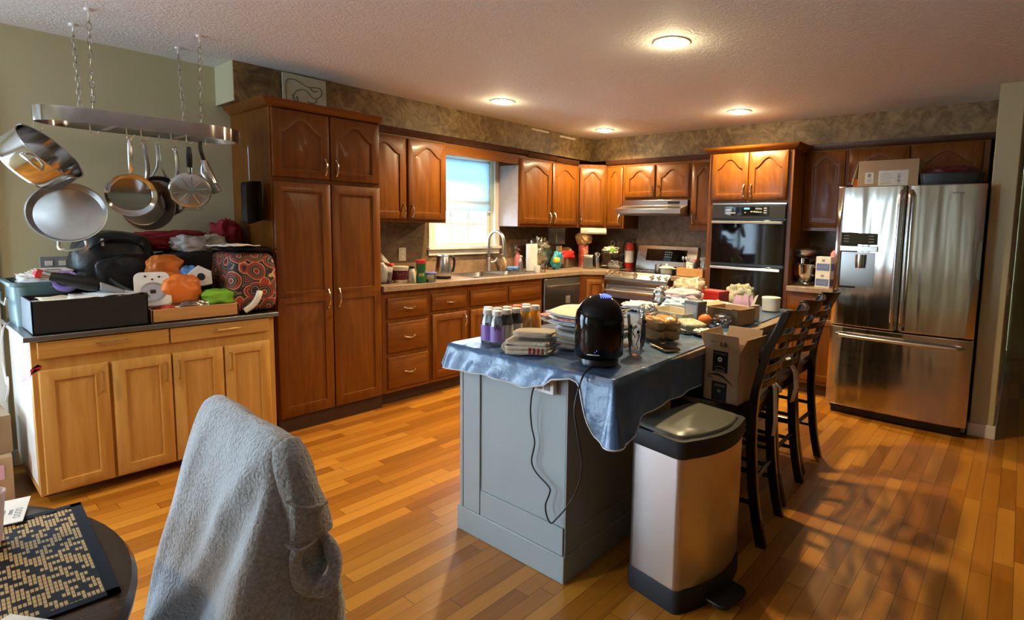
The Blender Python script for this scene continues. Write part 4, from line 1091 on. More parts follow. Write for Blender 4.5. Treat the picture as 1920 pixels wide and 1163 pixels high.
# ------------------------------------------------------------------ dining chair under the fleece
t = thing('dining_chair', 'dark wooden dining chair hidden beneath the gray fleece jacket', 'chair', (3.03, -5.2, 0))
for x in (2.87, 3.20):
    G().tube([(x, -5.05, 0), (x, -5.03, .45), (x, -5.00, .93)], .018, 8).done('leg', 'espresso', t)
    G().tube([(x, -5.40, 0), (x, -5.40, .44)], .018, 8).done('leg', 'espresso', t)
G().box(2.84, 3.23, -5.43, -5.02, .44, .47).done('seat', 'espresso', t, bev=.01)
for z in (.60, .74, .88): G().box(2.87, 3.20, -5.025, -5.012, z, z+.05).done('back_slat', 'espresso', t, bev=.003)
def hoodie():
    t = thing('fleece_jacket', 'gray fleece hooded jacket draped over the dining chair back', 'jacket', (3.03, -5.0, .3))
    g = G(); rings = []
    zs = [.26, .32, .38, .44, .50, .56, .62, .68, .74, .80, .86, .90, .935, .960, .976, .985, .989]
    for z in zs:
        k = (.99-z)/.73
        yf = lerp([(.26, -5.215), (.45, -5.165), (.7, -5.105), (.9, -5.062), (.95, -5.050), (.976, -5.035), (.989, -5.015)], z)
        yb = lerp([(.26, -4.90), (.5, -4.915), (.8, -4.945), (.95, -4.965), (.976, -4.98), (.989, -5.0)], z)
        xl = lerp([(.26, 2.775), (.6, 2.800), (.95, 2.812), (.976, 2.822), (.989, 2.85)], z); xr = lerp([(.26, 3.29), (.6, 3.268), (.9, 3.250), (.95, 3.240), (.976, 3.225), (.989, 3.19)], z)
        ring = []
        r = min(.03, (yb-yf)*.45)
        pl = []
        nf = 46
        for i in range(nf+1): pl.append((xl+r+(xr-xl-2*r)*i/nf, yf, 0, -1))
        for i in range(1, 8): a = R(-90+180*i/8); pl.append((xr-r+r*math.cos(a)*1.0, (yf+yb)/2+(yb-yf)/2*math.sin(a), math.cos(a), math.sin(a)))
        for i in range(nf+1): pl.append((xr-r-(xr-xl-2*r)*i/nf, yb, 0, 1))
        for i in range(1, 8): a = R(90+180*i/8); pl.append((xl+r+r*math.cos(a), (yf+yb)/2+(yb-yf)/2*math.sin(a), math.cos(a), math.sin(a)))
        for x, y, nx, ny in pl:
            d = 0
            if ny < 0:
                d += k*(.022*math.sin(x*19+z*4.0+1.0)+.012*math.sin(x*43-z*7))
                # a long diagonal fold
                xd = 3.19-(.95-z)*.62; q = (x-xd)/.030; d += .026*math.exp(-q*q)*min(1, k*3.2)
                q = (x-xd-.055)/.035; d -= .024*math.exp(-q*q)*min(1, k*3)
                xd = 2.90-(.95-z)*.18; q = (x-xd)/.03; d += .020*math.exp(-q*q)*min(1, k*2)
            else: d += k*.02*math.sin(x*26+z*5)
            d += .006*noise.noise(Vector((x*14, y*14, z*10)))
            zz = z-.012*max(0, (x-2.85)/.4)*(1 if z > .9 else .3) - (.006*math.sin((x-2.8)*7) if z > .93 else 0)
            ring.append((x+nx*d, y+ny*d, zz))
        rings.append(ring)
    g.rings(rings, True, True); g.done('body', 'hoodie', t, ang=75, sub=1)
    # hood and sleeve gathered at the chair's end
    g = G(); out = []
    path = [(3.205, -5.005, .962), (3.236, -5.010, .93), (3.252, -5.003, .88), (3.260, -4.995, .83), (3.258, -4.99, .78)]
    for i, (x, y, z) in enumerate(smooth(path, 4)):
        u = i/16; ring = []
        for j in range(20):
            a = 2*PI*j/20; rr = (.022+.016*u)*(1+.13*math.sin(3*a+u*4))
            ring.append((x+.03*math.cos(a)*(.6+.4*u), y+rr*1.15*math.sin(a), z+.02*math.cos(a)*(1-u)))
        out.append(ring)
    g.rings(out, True, True); g.done('sleeve', 'hoodie', t, ang=75, sub=1)
    # rolled opening facing out
    g = G(); c = Vector((3.272, -4.988, .738)); out = []
    n = 30
    for i in range(n):
        a = 2*PI*i/n; ry, rz = .036, .060
        p = c+Vector((.012*math.cos(a*1)+.010*math.sin(2*a), ry*math.sin(a)*(1+.12*math.sin(2*a)), -rz*math.cos(a)))
        out.append(p)
    g.tube(out, .020, 10, closed=True, rs=[.0135+.004*math.cos(2*PI*i/n)+.002*math.sin(5*2*PI*i/n) for i in range(n)]); g.done('cuff_roll', 'hoodie', t, ang=80, sub=1)
    g = G(); rr = []
    for x, k in ((3.268, 1), (3.25, .9), (3.23, .6)): rr.append([(x, c.y+.034*k*math.sin(2*PI*i/16), c.z-.052*k*math.cos(2*PI*i/16)) for i in range(16)])
    g.rings(rr, False, True); g.done('sleeve_lining', 'hoodie', t)
    g = G(); g.blob((3.225, -4.99, .38), .055, .075, .33, 4, .22, 2.5, .7); g.done('lower_sleeve', 'hoodie', t, ang=80)
    G().tube(smooth([(3.268, -5.040, .792), (3.285, -5.028, .778), (3.292, -5.005, .780), (3.292, -4.990, .788)]), .0035, 6).done('drawstring', 'hoodie', t)
    G().tube(smooth([(3.268, -5.035, .872), (3.284, -5.015, .858), (3.286, -4.99, .850), (3.276, -4.962, .846)]), .0035, 6).done('seam', 'hoodie', t)
hoodie()
# things on the dining table
t = thing('paper_card', 'white printed card lying on the reed placemat edge', 'card', (2.63, -5.36, .757), -12)
G().box(-.06, .075, -.055, .045, 0, .002).done('sheet', 'paperw', t, world=False)
g = G()
for k in range(4): g.box(-.01+.004*k, .045-.006*k, -.018+.012*k, -.012+.012*k, .002, .0024)
for k in range(4): g.lathe([(.006, 0), (.006, .0003), (.004, .0003), (.004, 0)], (.005+.014*k, .033, .002), n=14, cap0=False, cap1=False)
g.done('printing', 'grayink', t, world=False)
t = thing('paper_card', 'white sheet at the near corner of the reed placemat', 'paper', (3.155, -5.36, .757), 30)
G().box(-.075, .03, -.10, .012, 0, .0015).done('sheet', 'paperw', t, world=False)
t = thing('paper_cup', 'pale paper cup at the edge of the dining table', 'cup', (2.768, -5.393, .755))
G().lathe([(.026, 0), (.027, .004), (.036, .098), (.038, .10), (.036, .102), (.034, .098), (.026, .006)], n=24, cap1=True).done('cup', 'pinkcloth', t, world=False)
# ------------------------------------------------------------------ pot rack
def pot_rack():
    t = thing('pot_rack', 'oval stainless ceiling pot rack hung on four chains', 'pot rack', (.49, -4.54, H))
    pts = []
    for i in range(16): a = R(-90+180*i/15); pts.append((.50+.155*math.sin(a), -4.315+.225*math.cos(a)))
    for i in range(16): a = R(90+180*i/15); pts.append((.50+.155*math.sin(a), -4.765+.225*math.cos(a)))
    g = G(); z0, z1 = 1.858, 1.930
    inn = [(.50+(x-.50)*.965, -4.54+(y+4.54)*.985) for x, y in pts]
    g.rings([[(x, y, z) for x, y in p] for p, z in ((pts, z0), (pts, z1), (inn, z1), (inn, z0), (pts, z0))], False, False)
    g.done('rim_band', 'polished', t, ang=25)
    for y in (-4.70, -4.38): G().box(.348, .652, y-.014, y+.014, 1.862, 1.866).done('cross_bar', 'satin', t)
    for cx, bx, cy in ((.666, .640, -4.785), (.31, .365, -4.785), (.666, .640, -4.32), (.31, .365, -4.32)):
        g = G(); a = Vector((cx, cy, H-.03)); b = Vector((bx, cy, 1.93)); n = 13
        d = (b-a)/n; dn = d.normalized()
        for k in range(n):
            c = a+d*(k+.5); s = dn.cross(X if k % 2 else Y).normalized(); L = d.length*.66; w = .0095
            g.tube([c+dn*(L*math.cos(2*PI*i/12)*.98)+s*(w*math.sin(2*PI*i/12)) for i in range(12)], .0022, 5, closed=True)
        g.done('chain', 'satin', t)
        g = G(); g.lathe([(.018, 0), (.016, -.010), (.006, -.014)], (cx, cy, H), n=14); g.tube([(cx+.010*math.cos(R(a)), cy, H-.024+.010*math.sin(R(a))) for a in range(100, 400, 25)], .0028, 6); g.done('ceiling_hook', 'rim', t)
    def hook(x, y, z=1.858):
        g = G(); p = [(x, y, z+.012), (x, y, z-.02)]+[(x+.0, y+.016-.016*math.cos(R(k)), z-.032-.016*math.sin(R(k))) for k in range(0, 200, 20)]
        g.tube(p, .0026, 6); g.done('hook', 'satin', t)
    for x, y in ((.63, -4.80), (.648, -4.66), (.648, -4.60), (.40, -4.46), (.648, -4.47), (.648, -4.40), (.62, -4.30), (.50, -4.985)): hook(x, y)
    g = G()
    for k in range(2): g.tube([(.56, -4.10, 1.92), (.57, -4.095, 1.86), (.575, -4.075, 1.835), (.58, -4.055, 1.835), (.585, -4.045, 1.855)], .003, 6)
    g.done('hook', 'satin', t)
pot_rack()
def pan(name, label, hang, r, depth, hl, face=(1, 0, 0), mat='polished', hmat='satin', tilt=0, roll=0, taper=.86, inner='satin', helper=False, base=None, cat='pan', kind=0):
    # local frame: hangs from the origin along -Z, pan opening looks along +X
    t = thing(name, label, cat, hang); q = Vector(face).to_track_quat('X', 'Z') if False else None
    yaw = math.atan2(face[1], face[0]); t.rotation_euler = (R(roll), R(tilt), yaw)
    zc = -hl-r
    g = G(); n = 40
    prof = [(0.001, -depth), (r*taper*.92, -depth), (r*taper, -depth*.93), (r*.985, -.004), (r*1.02, .002), (r*1.02, .004), (r*.985, .003), (r*taper*.97, -depth*.86), (r*taper*.9, -depth*.9), (.001, -depth*.9)]
    g.lathe(prof, (0, 0, zc), 'x', n, False, False); g.done('bowl', mat, t, world=False, ang=30)
    if base:
        g = G(); g.lathe([(r*taper*.93, 0), (r*taper*.90, -.004), (.001, -.004)], (-depth, 0, zc), 'x', n, False, False); g.done('base_plate', base, t, world=False)
    g = G()
    if kind == 0:
        p = [(-.012, 0, zc+r*.97), (.010, 0, zc+r+.03), (.020, 0, -hl*.55), (.012, 0, -.03), (.004, 0, -.004)]
        g.tube(smooth(p), .009, 8, rs=[.007+.004*math.sin(PI*min(1, k/16)) for k in range(17)])
    elif kind == 1:
        for s in (-1, 1): g.tube(smooth([(-.01, s*.035, zc+r*.95), (.010, s*.012, zc+r+.045), (.016, s*.007, -hl*.45), (.008, s*.006, -.004)]), .006, 8)
    g.done('handle', hmat, t, world=False)
    g = G(); g.tube([(.004, .010*math.cos(2*PI*k/10), .002+.012*math.sin(2*PI*k/10)) for k in range(10)], .003, 6, closed=True); g.done('hanging_loop', hmat, t, world=False)
    if helper:
        g = G(); w = .05
        g.tube(smooth([(-.008, -w, zc-r*.95), (.0, -w, zc-r-.03), (.004, -w*.5, zc-r-.042), (.004, w*.5, zc-r-.042), (.0, w, zc-r-.03), (-.008, w, zc-r*.95)]), .0065, 8); g.done('helper_handle', 'satin', t, world=False)
    return t
cf = (.96, -.24, 0)
pan('frying_pan', 'stainless saucepan with long handle, first of the hanging row, its bowl facing out', (.665, -4.655, 1.80), .108, .055, .180, (.95, -.12, 0), tilt=5)
pan('frying_pan', 'dark-bowled steel pan hanging behind the first saucepan', (.565, -4.575, 1.80), .135, .060, .205, (.9, .25, 0), mat='steel_dark', tilt=5, roll=5)
pan('saute_pan', 'steel pan with a forked handle hanging at the back of the row', (.39, -4.465, 1.81), .118, .05, .175, (1, -.05, 0), kind=1, tilt=-2)
pan('sauce_pan', 'small dark saucepan glimpsed behind the round splatter screen', (.46, -4.405, 1.79), .085, .06, .20, (.85, .45, 0), mat='steel_dark', tilt=4)
# pale perforated strainer / screen facing the room
t = thing('splatter_strainer', 'round pale aluminium strainer with a black handle hanging in front of the pans', 'strainer', (.665, -4.395, 1.795)); t.rotation_euler = (0, R(3), math.atan2(-.2, 1))
zc = -.145-.098
G().lathe([(.001, .008), (.085, .008), (.094, .004), (.100, -.004), (.100, -.014), (.094, -.016), (.001, -.016)], (0, 0, zc), 'x', 44, False, False).done('disc', 'satin', t, world=False, ang=25)
g = G()
for k in range(10): a = 2*PI*k/10+.2; g.tube([(.0085, .02*math.cos(a), zc+.02*math.sin(a)), (.0085, .078*math.cos(a), zc+.078*math.sin(a))], .0018, 4)
g.done('stamped_rays', 'polished', t, world=False)
g = G(); g.tube([(.004, 0, -.004), (.010, 0, -.06), (.008, 0, -.115)], .013, 8, rs=[.010, .015, .013]); g.done('handle', 'black', t, world=False)
g = G(); g.tube([(.006, 0, -.113), (.004, 0, zc+.098)], .011, 8); g.tube([(0, -.055, zc-.105), (0, .055, zc-.105)], .003, 6)
for s in (-1, 1): g.box(-.006, .004, s*.048-.008, s*.048+.008, zc-.104, zc-.085)
g.done('bracket', 'polished', t, world=False)
# can opener / grinder
t = thing('food_mill', 'steel hand mill with black handle hanging beside the strainer', 'kitchen tool', (.62, -4.318, 1.835)); t.rotation_euler = (0, 0, -.25)
G().tube(smooth([(.0, -.006, 0), (.006, -.006, -.05), (0, .008, -.11)]), .010, 8).done('handle', 'black', t, world=False)
g = G(); g.tube([(0, .008, -.105), (0, .015, -.17), (0, .04, -.235)], .02, 10, rs=[.014, .032, .030]); g.done('mill_body', 'polished', t, world=False)
g = G(); g.tube([(0, .035, -.225), (.006, .065, -.285)], .024, 10); g.done('mill_throat', 'steel_dark', t, world=False)
g = G(); g.box(-.01, .014, -.008, .012, -.118, -.105); g.done('collar', 'rim', t, world=False)
# griddle seen edge-on
t = thing('griddle_pan', 'flat black griddle hanging by a thin steel handle near the pantry side', 'griddle', (.585, -4.062, 1.835)); t.rotation_euler = (R(7), R(2), R(48))
g = G(); g.tube([(0, 0, 0), (0, 0, -.20)], .0045, 8); g.tube([(.0, .008*math.cos(2*PI*k/8), .006+.008*math.sin(2*PI*k/8)) for k in range(8)], .0025, 5, closed=True); g.done('handle', 'steel_dark', t, world=False)
def rz(y0, y1, z0, z1, r):
    return [(p[0], p[1]) for p in rrect(y0, y1, z0, z1, r, 4)]
g = G(); out = []
for x, i in ((-.012, .012), (-.008, 0), (.020, -.004), (.022, 0), (.018, .004), (.0, .012)): out.append([(x, a*(1-i*4), b) for a, b in rz(-.115, .115, -.455, -.205, .03)])
g.rings(out, True, True); g.done('plate', 'blackmat', t, world=False)
# big skillet
t = pan('skillet', 'largest round stainless skillet hanging lowest with a helper loop at its foot', (.50, -4.90, 1.632), .152, .045, .075, (.93, -.28, 0), mat='panmetal', tilt=-17, roll=6, helper=True, taper=.9)
# stock pot hung from the end
def stockpot():
    t = thing('stock_pot', 'deep shiny stock pot tipped sideways, hung from the rack end', 'pot', (.60, -5.035, 1.80))
    ax = Vector((.45, .60, .60)).normalized()
    t.rotation_euler = ax.to_track_quat('Z', 'Y').to_euler()
    loc = Vector((.0, 0, 0)); mi = ax.to_track_quat('Z', 'Y').to_matrix().inverted()
    c = mi @ Vector((.05, .080, -.100)); r, h = .150, .125
    g = G(); g.lathe([(.001, -h), (r*.90, -h), (r*.97, -h+.012), (r, -h+.04), (r, -.004), (r*1.035, .001), (r*1.035, .004), (r*.99, .002), (r*.97, -h+.045), (r*.9, -h+.015), (.001, -h+.01)], c, 'z', 48, False, False); g.done('bowl', 'polished', t, world=False, ang=30)
    for a0, nm in ((200, 'loop_handle'), (20, 'loop_handle')):
        a = R(a0); e = Vector((math.cos(a), math.sin(a), 0)); s = Vector((-math.sin(a), math.cos(a), 0))
        g = G(); g.tube(smooth([c+e*r+s*.045-Z*.03, c+e*(r+.03)+s*.04-Z*.025, c+e*(r+.045)-Z*.02, c+e*(r+.03)-s*.04-Z*.025, c+e*r-s*.045-Z*.03]), .0065, 8); g.done(nm, 'satin', t, world=False)
    return t
stockpot()
CT = .9285   # counter height
def one(g, name, label, cat, mat, group=None, **k):
    return tag(g.done(name, mat, None, **k), label, cat, group)
def boxthing(name, label, cat, loc, sz, rz, mat, bev=.002, part='carton'):
    t = thing(name, label, cat, loc, rz); w, d, h = sz
    G().box(-w/2, w/2, -d/2, d/2, 0, h).done(part, mat, t, world=False, bev=bev); return t
# ------------------------------------------------------------------ counter by the pantry
t = thing('zip_bag', 'clear plastic bag of white powder propped against the pantry side', 'bag', (.44, -3.11, CT))
g = G(); g.rings([[(.36, -3.18, CT), (.52, -3.18, CT), (.52, -3.06, CT), (.36, -3.06, CT)], [(.36, -3.185, CT+.14), (.52, -3.185, CT+.14), (.52, -3.04, CT+.13), (.36, -3.04, CT+.13)], [(.39, -3.180, CT+.29), (.50, -3.180, CT+.29), (.50, -3.175, CT+.29), (.39, -3.175, CT+.29)]]); g.done('bag_film', 'clearbag', t, bev=.01)
G().blob((.44, -3.115, CT+.002), .07, .05, .16, 2, .15).done('contents', 'whitecloth', t)
t = thing('bundle', 'red plastic package behind the cream tub', 'package', (.36, -3.0, CT))
G().blob((.34, -3.0, CT), .06, .07, .15, 5, .3).done('wrap', 'red', t)
def tub(loc, r, h, name, label, body, lid, band=None):
    t = thing(name, label, 'tub', loc)
    G().lathe([(r*.82, 0), (r*.86, .004), (r, h*.86), (r*1.03, h*.87), (r*1.03, h*.9)], n=28).done('tub_body', body, t, world=False)
    G().lathe([(r*1.06, h*.88), (r*1.08, h*.9), (r*1.07, h), (r*.9, h*1.01)], n=28).done('lid', lid, t, world=False)
    if band:
        b = G().lathe([(r*.875, h*.18), (r*.985, h*.76)], n=28, cap0=False, cap1=False); b.xf(Matrix.Diagonal((1.012, 1.012, 1, 1))); bb = b.done('label_band', band, t, world=False)
    return t
t = tub((.47, -2.945, CT), .060, .128, 'dip_tub', 'cream tub with a dark maroon label beside the pantry', 'cream', 'cream', 'maroon')
g = G()
for i in range(24): pass
pts = []
for k in range(20): a = 2*PI*k/20; th = R(-32)+.45*math.cos(a); z = .078+.013*math.sin(a); r = .0615*(.875+.11*(z/.128)); pts.append((r*math.cos(th), r*math.sin(th), z))
g.f([g.v(p) for p in pts]); g.done('oval_logo', 'cream', t, world=False)
def bottle(loc, r, h, name, label, body, cap, band=None, bandcol=None, neck=.4, cat='bottle', group=None, seg=20, bz=(.12, .55)):
    t = thing(name, label, cat, loc, 0, group)
    pr = [(r*.9, 0), (r, .006), (r, h*.58), (r*.93, h*.66), (r*neck*1.15, h*.82), (r*neck, h*.86)]
    G().lathe(pr, n=seg).done('bottle_body', body, t, world=False)
    G().lathe([(r*neck*1.15, h*.85), (r*neck*1.2, h*.86), (r*neck*1.2, h*.985), (r*neck*1.0, h)], n=seg).done('cap', cap, t, world=False)
    if band: G().lathe([(r*1.015, h*bz[0]), (r*1.015, h*bz[1])], n=seg, cap0=False, cap1=False).done('label_band', band, t, world=False)
    return t
bottle((.500, -2.865, CT), .032, .128, 'creamer_bottle', 'small white bottle with dark cap between the tub and green canister', 'cream', 'ink', neck=.62)
t = thing('green_canister', 'dark green shaker canister with a red lid on the counter', 'canister', (.60, -2.845, CT))
G().lathe([(.036, 0), (.038, .004), (.038, .05), (.032, .075), (.032, .09), (.038, .115), (.038, .155)], n=28).done('canister_body', 'green', t, world=False)
G().lathe([(.039, .154), (.040, .158), (.040, .180), (.034, .184)], n=28).done('lid', 'red', t, world=False)
g = G()
for k in range(9): a = R(-62+7*k); q = .0386; z = .052+.006*(k % 3); g.f([g.v((q*math.cos(s), q*math.sin(s), zz)) for s, zz in ((a, z), (a+.07, z), (a+.07, z+.018), (a, z+.018))])
g.done('printed_letters', 'yellow', t, world=False)
t = thing('storage_bowl', 'clear food container with a violet-blue lid beside the kettle', 'container', (.60, -2.755, CT))
G().lathe([(.036, 0), (.040, .003), (.047, .066)], n=28).done('container', 'bluefilm', t, world=False)
G().lathe([(.034, .003), (.040, .022)], n=24).done('contents', 'paperw', t, world=False)
G().lathe([(.050, .064), (.051, .067), (.051, .076), (.044, .079)], n=28).done('lid', 'bluelid', t, world=False)
t = thing('electric_kettle', 'stainless electric kettle with a black handle by the window', 'kettle', (.43, -2.50, CT))
G().lathe([(.062, 0), (.066, .004), (.066, .022), (.058, .026)], n=32).done('base', 'black', t, world=False)
G().lathe([(.070, .026), (.072, .03), (.066, .10), (.054, .185), (.050, .192)], n=32).done('jug', 'steel_y', t, world=False)
G().lathe([(.050, .19), (.047, .197), (.018, .202), (.012, .21)], n=24).done('lid', 'black', t, world=False)
g = G(); g.tube(smooth([(.02, .045, .19), (.025, .078, .188), (.03, .094, .16), (.03, .090, .10), (.03, .072, .055)]), .011, 8); g.done('handle', 'black', t, world=False)
# ------------------------------------------------------------------ by the sink
def pump(loc, r, h, name, label, body, top):
    t = thing(name, label, 'soap bottle', loc)
    G().lathe([(r*.9, 0), (r, .005), (r*.96, h*.55), (r*.6, h*.68), (r*.4, h*.72)], n=20).done('bottle_body', body, t, world=False)
    g = G(); g.lathe([(r*.5, h*.70), (r*.5, h*.78), (r*.18, h*.80), (r*.18, h*.93), (r*.45, h*.94), (r*.4, h)], n=14); g.tube([(0, 0, h*.96), (r*1.1, -r*.4, h*.94), (r*1.2, -r*.4, h*.9)], r*.16, 6); g.done('pump', top, t, world=False); return t
pump((.14, -1.525, CT), .038, .175, 'soap_pump', 'clear foam soap pump with amber contents beside the faucet', 'mixed', 'white')
pump((.06, -1.235, CT), .040, .225, 'lotion_bottle', 'tall pink soap bottle behind the paper towels', 'pink', 'pink')
pump((.30, -1.43, CT), .026, .165, 'dish_soap', 'slim pale blue soap dispenser next to the paper towels', 'bluefilm', 'white')
g = G(); g.blob((.20, -1.44, CT+.006), .045, .075, .04, 3, .2, sq=.5); one(g, 'dish_cloth', 'bright blue dish cloth folded at the sink corner', 'cloth', 'slush')
t = thing('paper_towel_roll', 'upright paper towel roll on a holder beside the sink', 'paper towels', (.41, -1.385, CT))
G().lathe([(.07, 0), (.07, .008), (.06, .012)], n=32).done('holder_base', 'satin', t, world=False)
G().lathe([(.016, .014), (.058, .014), (.058, .282), (.016, .282)], n=36, cap0=False, cap1=False).done('roll', 'paperw', t, world=False)
G().lathe([(.008, .01), (.008, .30), (.013, .305), (.013, .318), (.004, .324)], n=16).done('post', 'satin', t, world=False)
t = thing('drinking_cup', 'little white cup in front of the paper towels', 'cup', (.515, -1.41, CT))
G().lathe([(.024, 0), (.026, .004), (.031, .072), (.029, .072), (.024, .006)], n=24).done('cup', 'white', t, world=False)
t = thing('drinking_glass', 'small clear tumbler beside the paper towels', 'glass', (.52, -1.335, CT))
G().lathe([(.024, 0), (.025, .003), (.031, .09), (.029, .09), (.023, .008)], n=24).done('tumbler', 'glass', t, world=False)
# ------------------------------------------------------------------ corner goods
t = thing('snack_bag', 'large clear bag of pale snacks leaning in the corner', 'bag', (.21, -1.06, CT))
G().blob((.20, -1.04, CT+.002), .09, .115, .27, 11, .2, 2.4, .65).done('contents', 'camo', t)
G().blob((.20, -1.04, CT), .105, .13, .345, 12, .35, 2.6, .75, ridge=.3).done('bag_film', 'bluefilm', t)
g = G(); g.blob((.34, -.945, CT), .045, .065, .20, 13, .25, 2, .8); g.xf(Matrix.Translation((.34, -.945, CT)) @ Matrix.Rotation(R(-14), 4, 'X') @ Matrix.Translation((-.34, .945, -CT)))
t = one(g, 'chip_bag', 'teal chip bag slumped in front of the clear snack bag', 'bag', 'tealbag')
G().blob((.368, -.955, CT+.075), .028, .045, .06, 14, .2).done('yellow_emblem', 'yellow', t, world=False)
t = thing('roasting_pan', 'deep gray metal pan holding red packages in the corner', 'pan', (.20, -.62, CT), 20)
g = G()
def tray_rings(w, d, h, tk=.004, fl=.012, r=.03):
    o = []
    for s, z in ((0, 0), (fl, h), (fl+.008, h), (fl+.008, h+.004), (fl-tk, h+.002), (-tk, tk)):
        o.append([(p[0], p[1], z) for p in rrect(-w/2-s, w/2+s, -d/2-s, d/2+s, r)])
    return o
g.rings(tray_rings(.17, .24, .105)); g.done('pan', 'steel_dark', t, world=False)
t = thing('red_package', 'shiny red package lying in the gray roasting pan', 'package', (.20, -.64, CT+.085)); G().blob((.20, -.62, CT+.08), .08, .12, .11, 21, .2, 2, .6).done('wrap', 'red', t)
t = boxthing('tea_box', 'small pale yellow box on top of the red package', 'box', (.18, -.70, CT+.185), (.05, .075, .06), 25, 'papery')
G().box(.0252, .0258, -.032, .03, .008, .05).done('printed_panel', 'yellow', t, world=False)
boxthing('snack_box', 'small red and cream box against the gray roasting pan', 'box', (.285, -.76, CT+.055), (.035, .075, .085), 30, 'redprint')
t = thing('snack_packet', 'tan crinkled packet behind the red package', 'bag', (.12, -.52, CT)); G().blob((.11, -.50, CT+.06), .07, .09, .16, 23, .3).done('wrap', 'brownbag', t)
t = thing('patterned_tin', 'red and white patterned tin standing in the corner', 'tin', (.30, -.40, CT)); G().lathe([(.056, 0), (.058, .004), (.058, .255), (.053, .26)], (0, 0, 0), n=32).done('tin_body', 'redprint', t, world=False)
t = thing('paper_sack', 'brown paper sack crumpled on top of the patterned tin', 'bag', (.30, -.40, CT+.26)); G().blob((0, 0, 0), .085, .085, .15, 31, .3, 2.2, .7, ridge=.3).done('sack', 'brownbag', t, world=False)
t = thing('snack_canister', 'clear square canister of mixed snacks on the corner counter', 'canister', (.475, -.53, CT), 35)
G().box(-.052, .052, -.045, .045, .004, .128).done('contents', 'mixed', t, world=False, bev=.01)
G().box(-.055, .055, -.048, .048, 0, .140).done('jar', 'bluefilm', t, world=False, bev=.01)
G().box(-.054, .054, -.047, .047, .140, .152).done('lid', 'cream', t, world=False, bev=.004)
t = thing('clip_jar', 'tall clear clip-top jar beside the snack canister', 'jar', (.535, -.445, CT))
G().lathe([(.027, 0), (.030, .004), (.030, .12), (.024, .14), (.024, .16)], n=24).done('jar', 'bluefilm', t, world=False); G().lathe([(.024, .003), (.026, .006), (.026, .115)], n=20).done('contents', 'camo', t, world=False)
g = G(); g.lathe([(.027, .16), (.028, .165), (.028, .178), (.02, .184)], n=24); g.tube([(.03*math.cos(a), .03*math.sin(a), .15+.02*math.sin(2*a)) for a in [k*PI/6 for k in range(12)]], .0016, 5, closed=True); g.done('clip_lid', 'satin', t, world=False)
# tiered stand
t = thing('tiered_stand', 'dark two-tier serving stand at the corner beside the range', 'stand', (.60, -.24, CT))
for z, r in ((.012, .150), (.155, .135)):
    G().lathe([(.001, z), (r*.92, z), (r, z+.016), (r*.985, z+.018), (r*.9, z+.005), (.001, z+.004)], n=40, cap0=False, cap1=False).done('tray', 'tablewood', t, world=False)
G().tube([(0, 0, 0), (0, 0, .25)], .007, 8).done('post', 'blackmat', t, world=False)
g = G(); g.tube([(.026*math.cos(2*PI*k/16), 0, .285+.03*math.sin(2*PI*k/16)) for k in range(16)], .004, 6, closed=True); g.box(-.03, .03, -.004, .004, .25, .262); g.done('top_ring', 'satin', t, world=False)
t = thing('white_dish', 'flat white dish on the lower tier of the stand', 'dish', (.565, -.325, CT+.0165)); G().lathe([(.025, 0), (.045, .016), (.042, .017), (.02, .005)], n=24).done('dish', 'white', t, world=False)
boxthing('white_packet', 'white packet lying on the lower tier of the stand', 'packet', (.655, -.33, CT+.0165), (.075, .045, .022), 8, 'whitecard')
t = thing('fruit_bag', 'clear bag of green and yellow produce on the upper tier', 'produce', (.59, -.26, CT+.16)); G().blob((0, 0, 0), .09, .08, .085, 41, .4, 2.5, .8).done('produce', 'grtowel', t, world=False); G().blob((.045, -.035, .02), .035, .03, .055, 42, .15).done('yellow_pieces', 'lime', t, world=False)
# extinguisher
t = thing('fire_extinguisher', 'red and white fire extinguisher standing beside the range', 'extinguisher', (.755, -.115, CT))
G().lathe([(.050, 0), (.054, .006), (.054, .23), (.046, .27), (.022, .295), (.018, .305)], n=32).done('cylinder', 'red', t, world=False)
G().lathe([(.0548, .07), (.0548, .205)], n=32, cap0=False, cap1=False).done('label_band', 'whitecard', t, world=False)
g = G(); g.lathe([(.02, .30), (.02, .325), (.012, .33)], n=16); g.box(-.012, .075, -.010, .010, .335, .345); g.box(-.012, .07, -.010, .010, .312, .320); g.done('valve_and_lever', 'black', t, world=False)
g = G(); g.tube(smooth([(-.015, -.01, .318), (-.055, -.02, .30), (-.072, -.025, .20), (-.066, -.025, .10)]), .009, 8); g.done('hose', 'black', t, world=False)
g = G(); g.blob((.72, -.36, CT), .085, .05, .10, 44, .3, 2.2, .7); one(g, 'white_wrap', 'white crumpled bread wrapper in front of the extinguisher', 'bag', 'bluefilm')
# ------------------------------------------------------------------ on the range and the small counter
t = thing('lidded_pot', 'small pale green lidded pot on the cooktop', 'pot', (1.455, -.475, .931))
G().lathe([(.052, 0), (.056, .004), (.066, .060), (.072, .062)], n=32).done('pot', 'cream', t, world=False)
G().lathe([(.080, .062), (.080, .067), (.060, .078), (.02, .084), (.010, .086), (.009, .094), (.014, .100), (.010, .106)], n=32).done('lid', 'cream', t, world=False)
G().box(.07, .11, -.012, .012, .055, .065).done('handle', 'cream', t, world=False, bev=.004)
t = thing('small_tin', 'small gray tin standing beside the pale green pot', 'tin', (1.375, -.50, .931)); G().lathe([(.034, 0), (.036, .003), (.036, .092), (.033, .096)], n=24).done('tin_body', 'steel_dark', t, world=False)
t = thing('black_skillet', 'small black saucepan at the back of the cooktop', 'pan', (1.50, -.27, .931), 20); G().lathe([(.08, 0), (.088, .06), (.092, .062), (.086, .060), (.078, .006)], n=32).done('pan', 'black', t, world=False); G().tube([(.085, 0, .05), (.18, 0, .065)], .010, 8).done('handle', 'black', t, world=False)
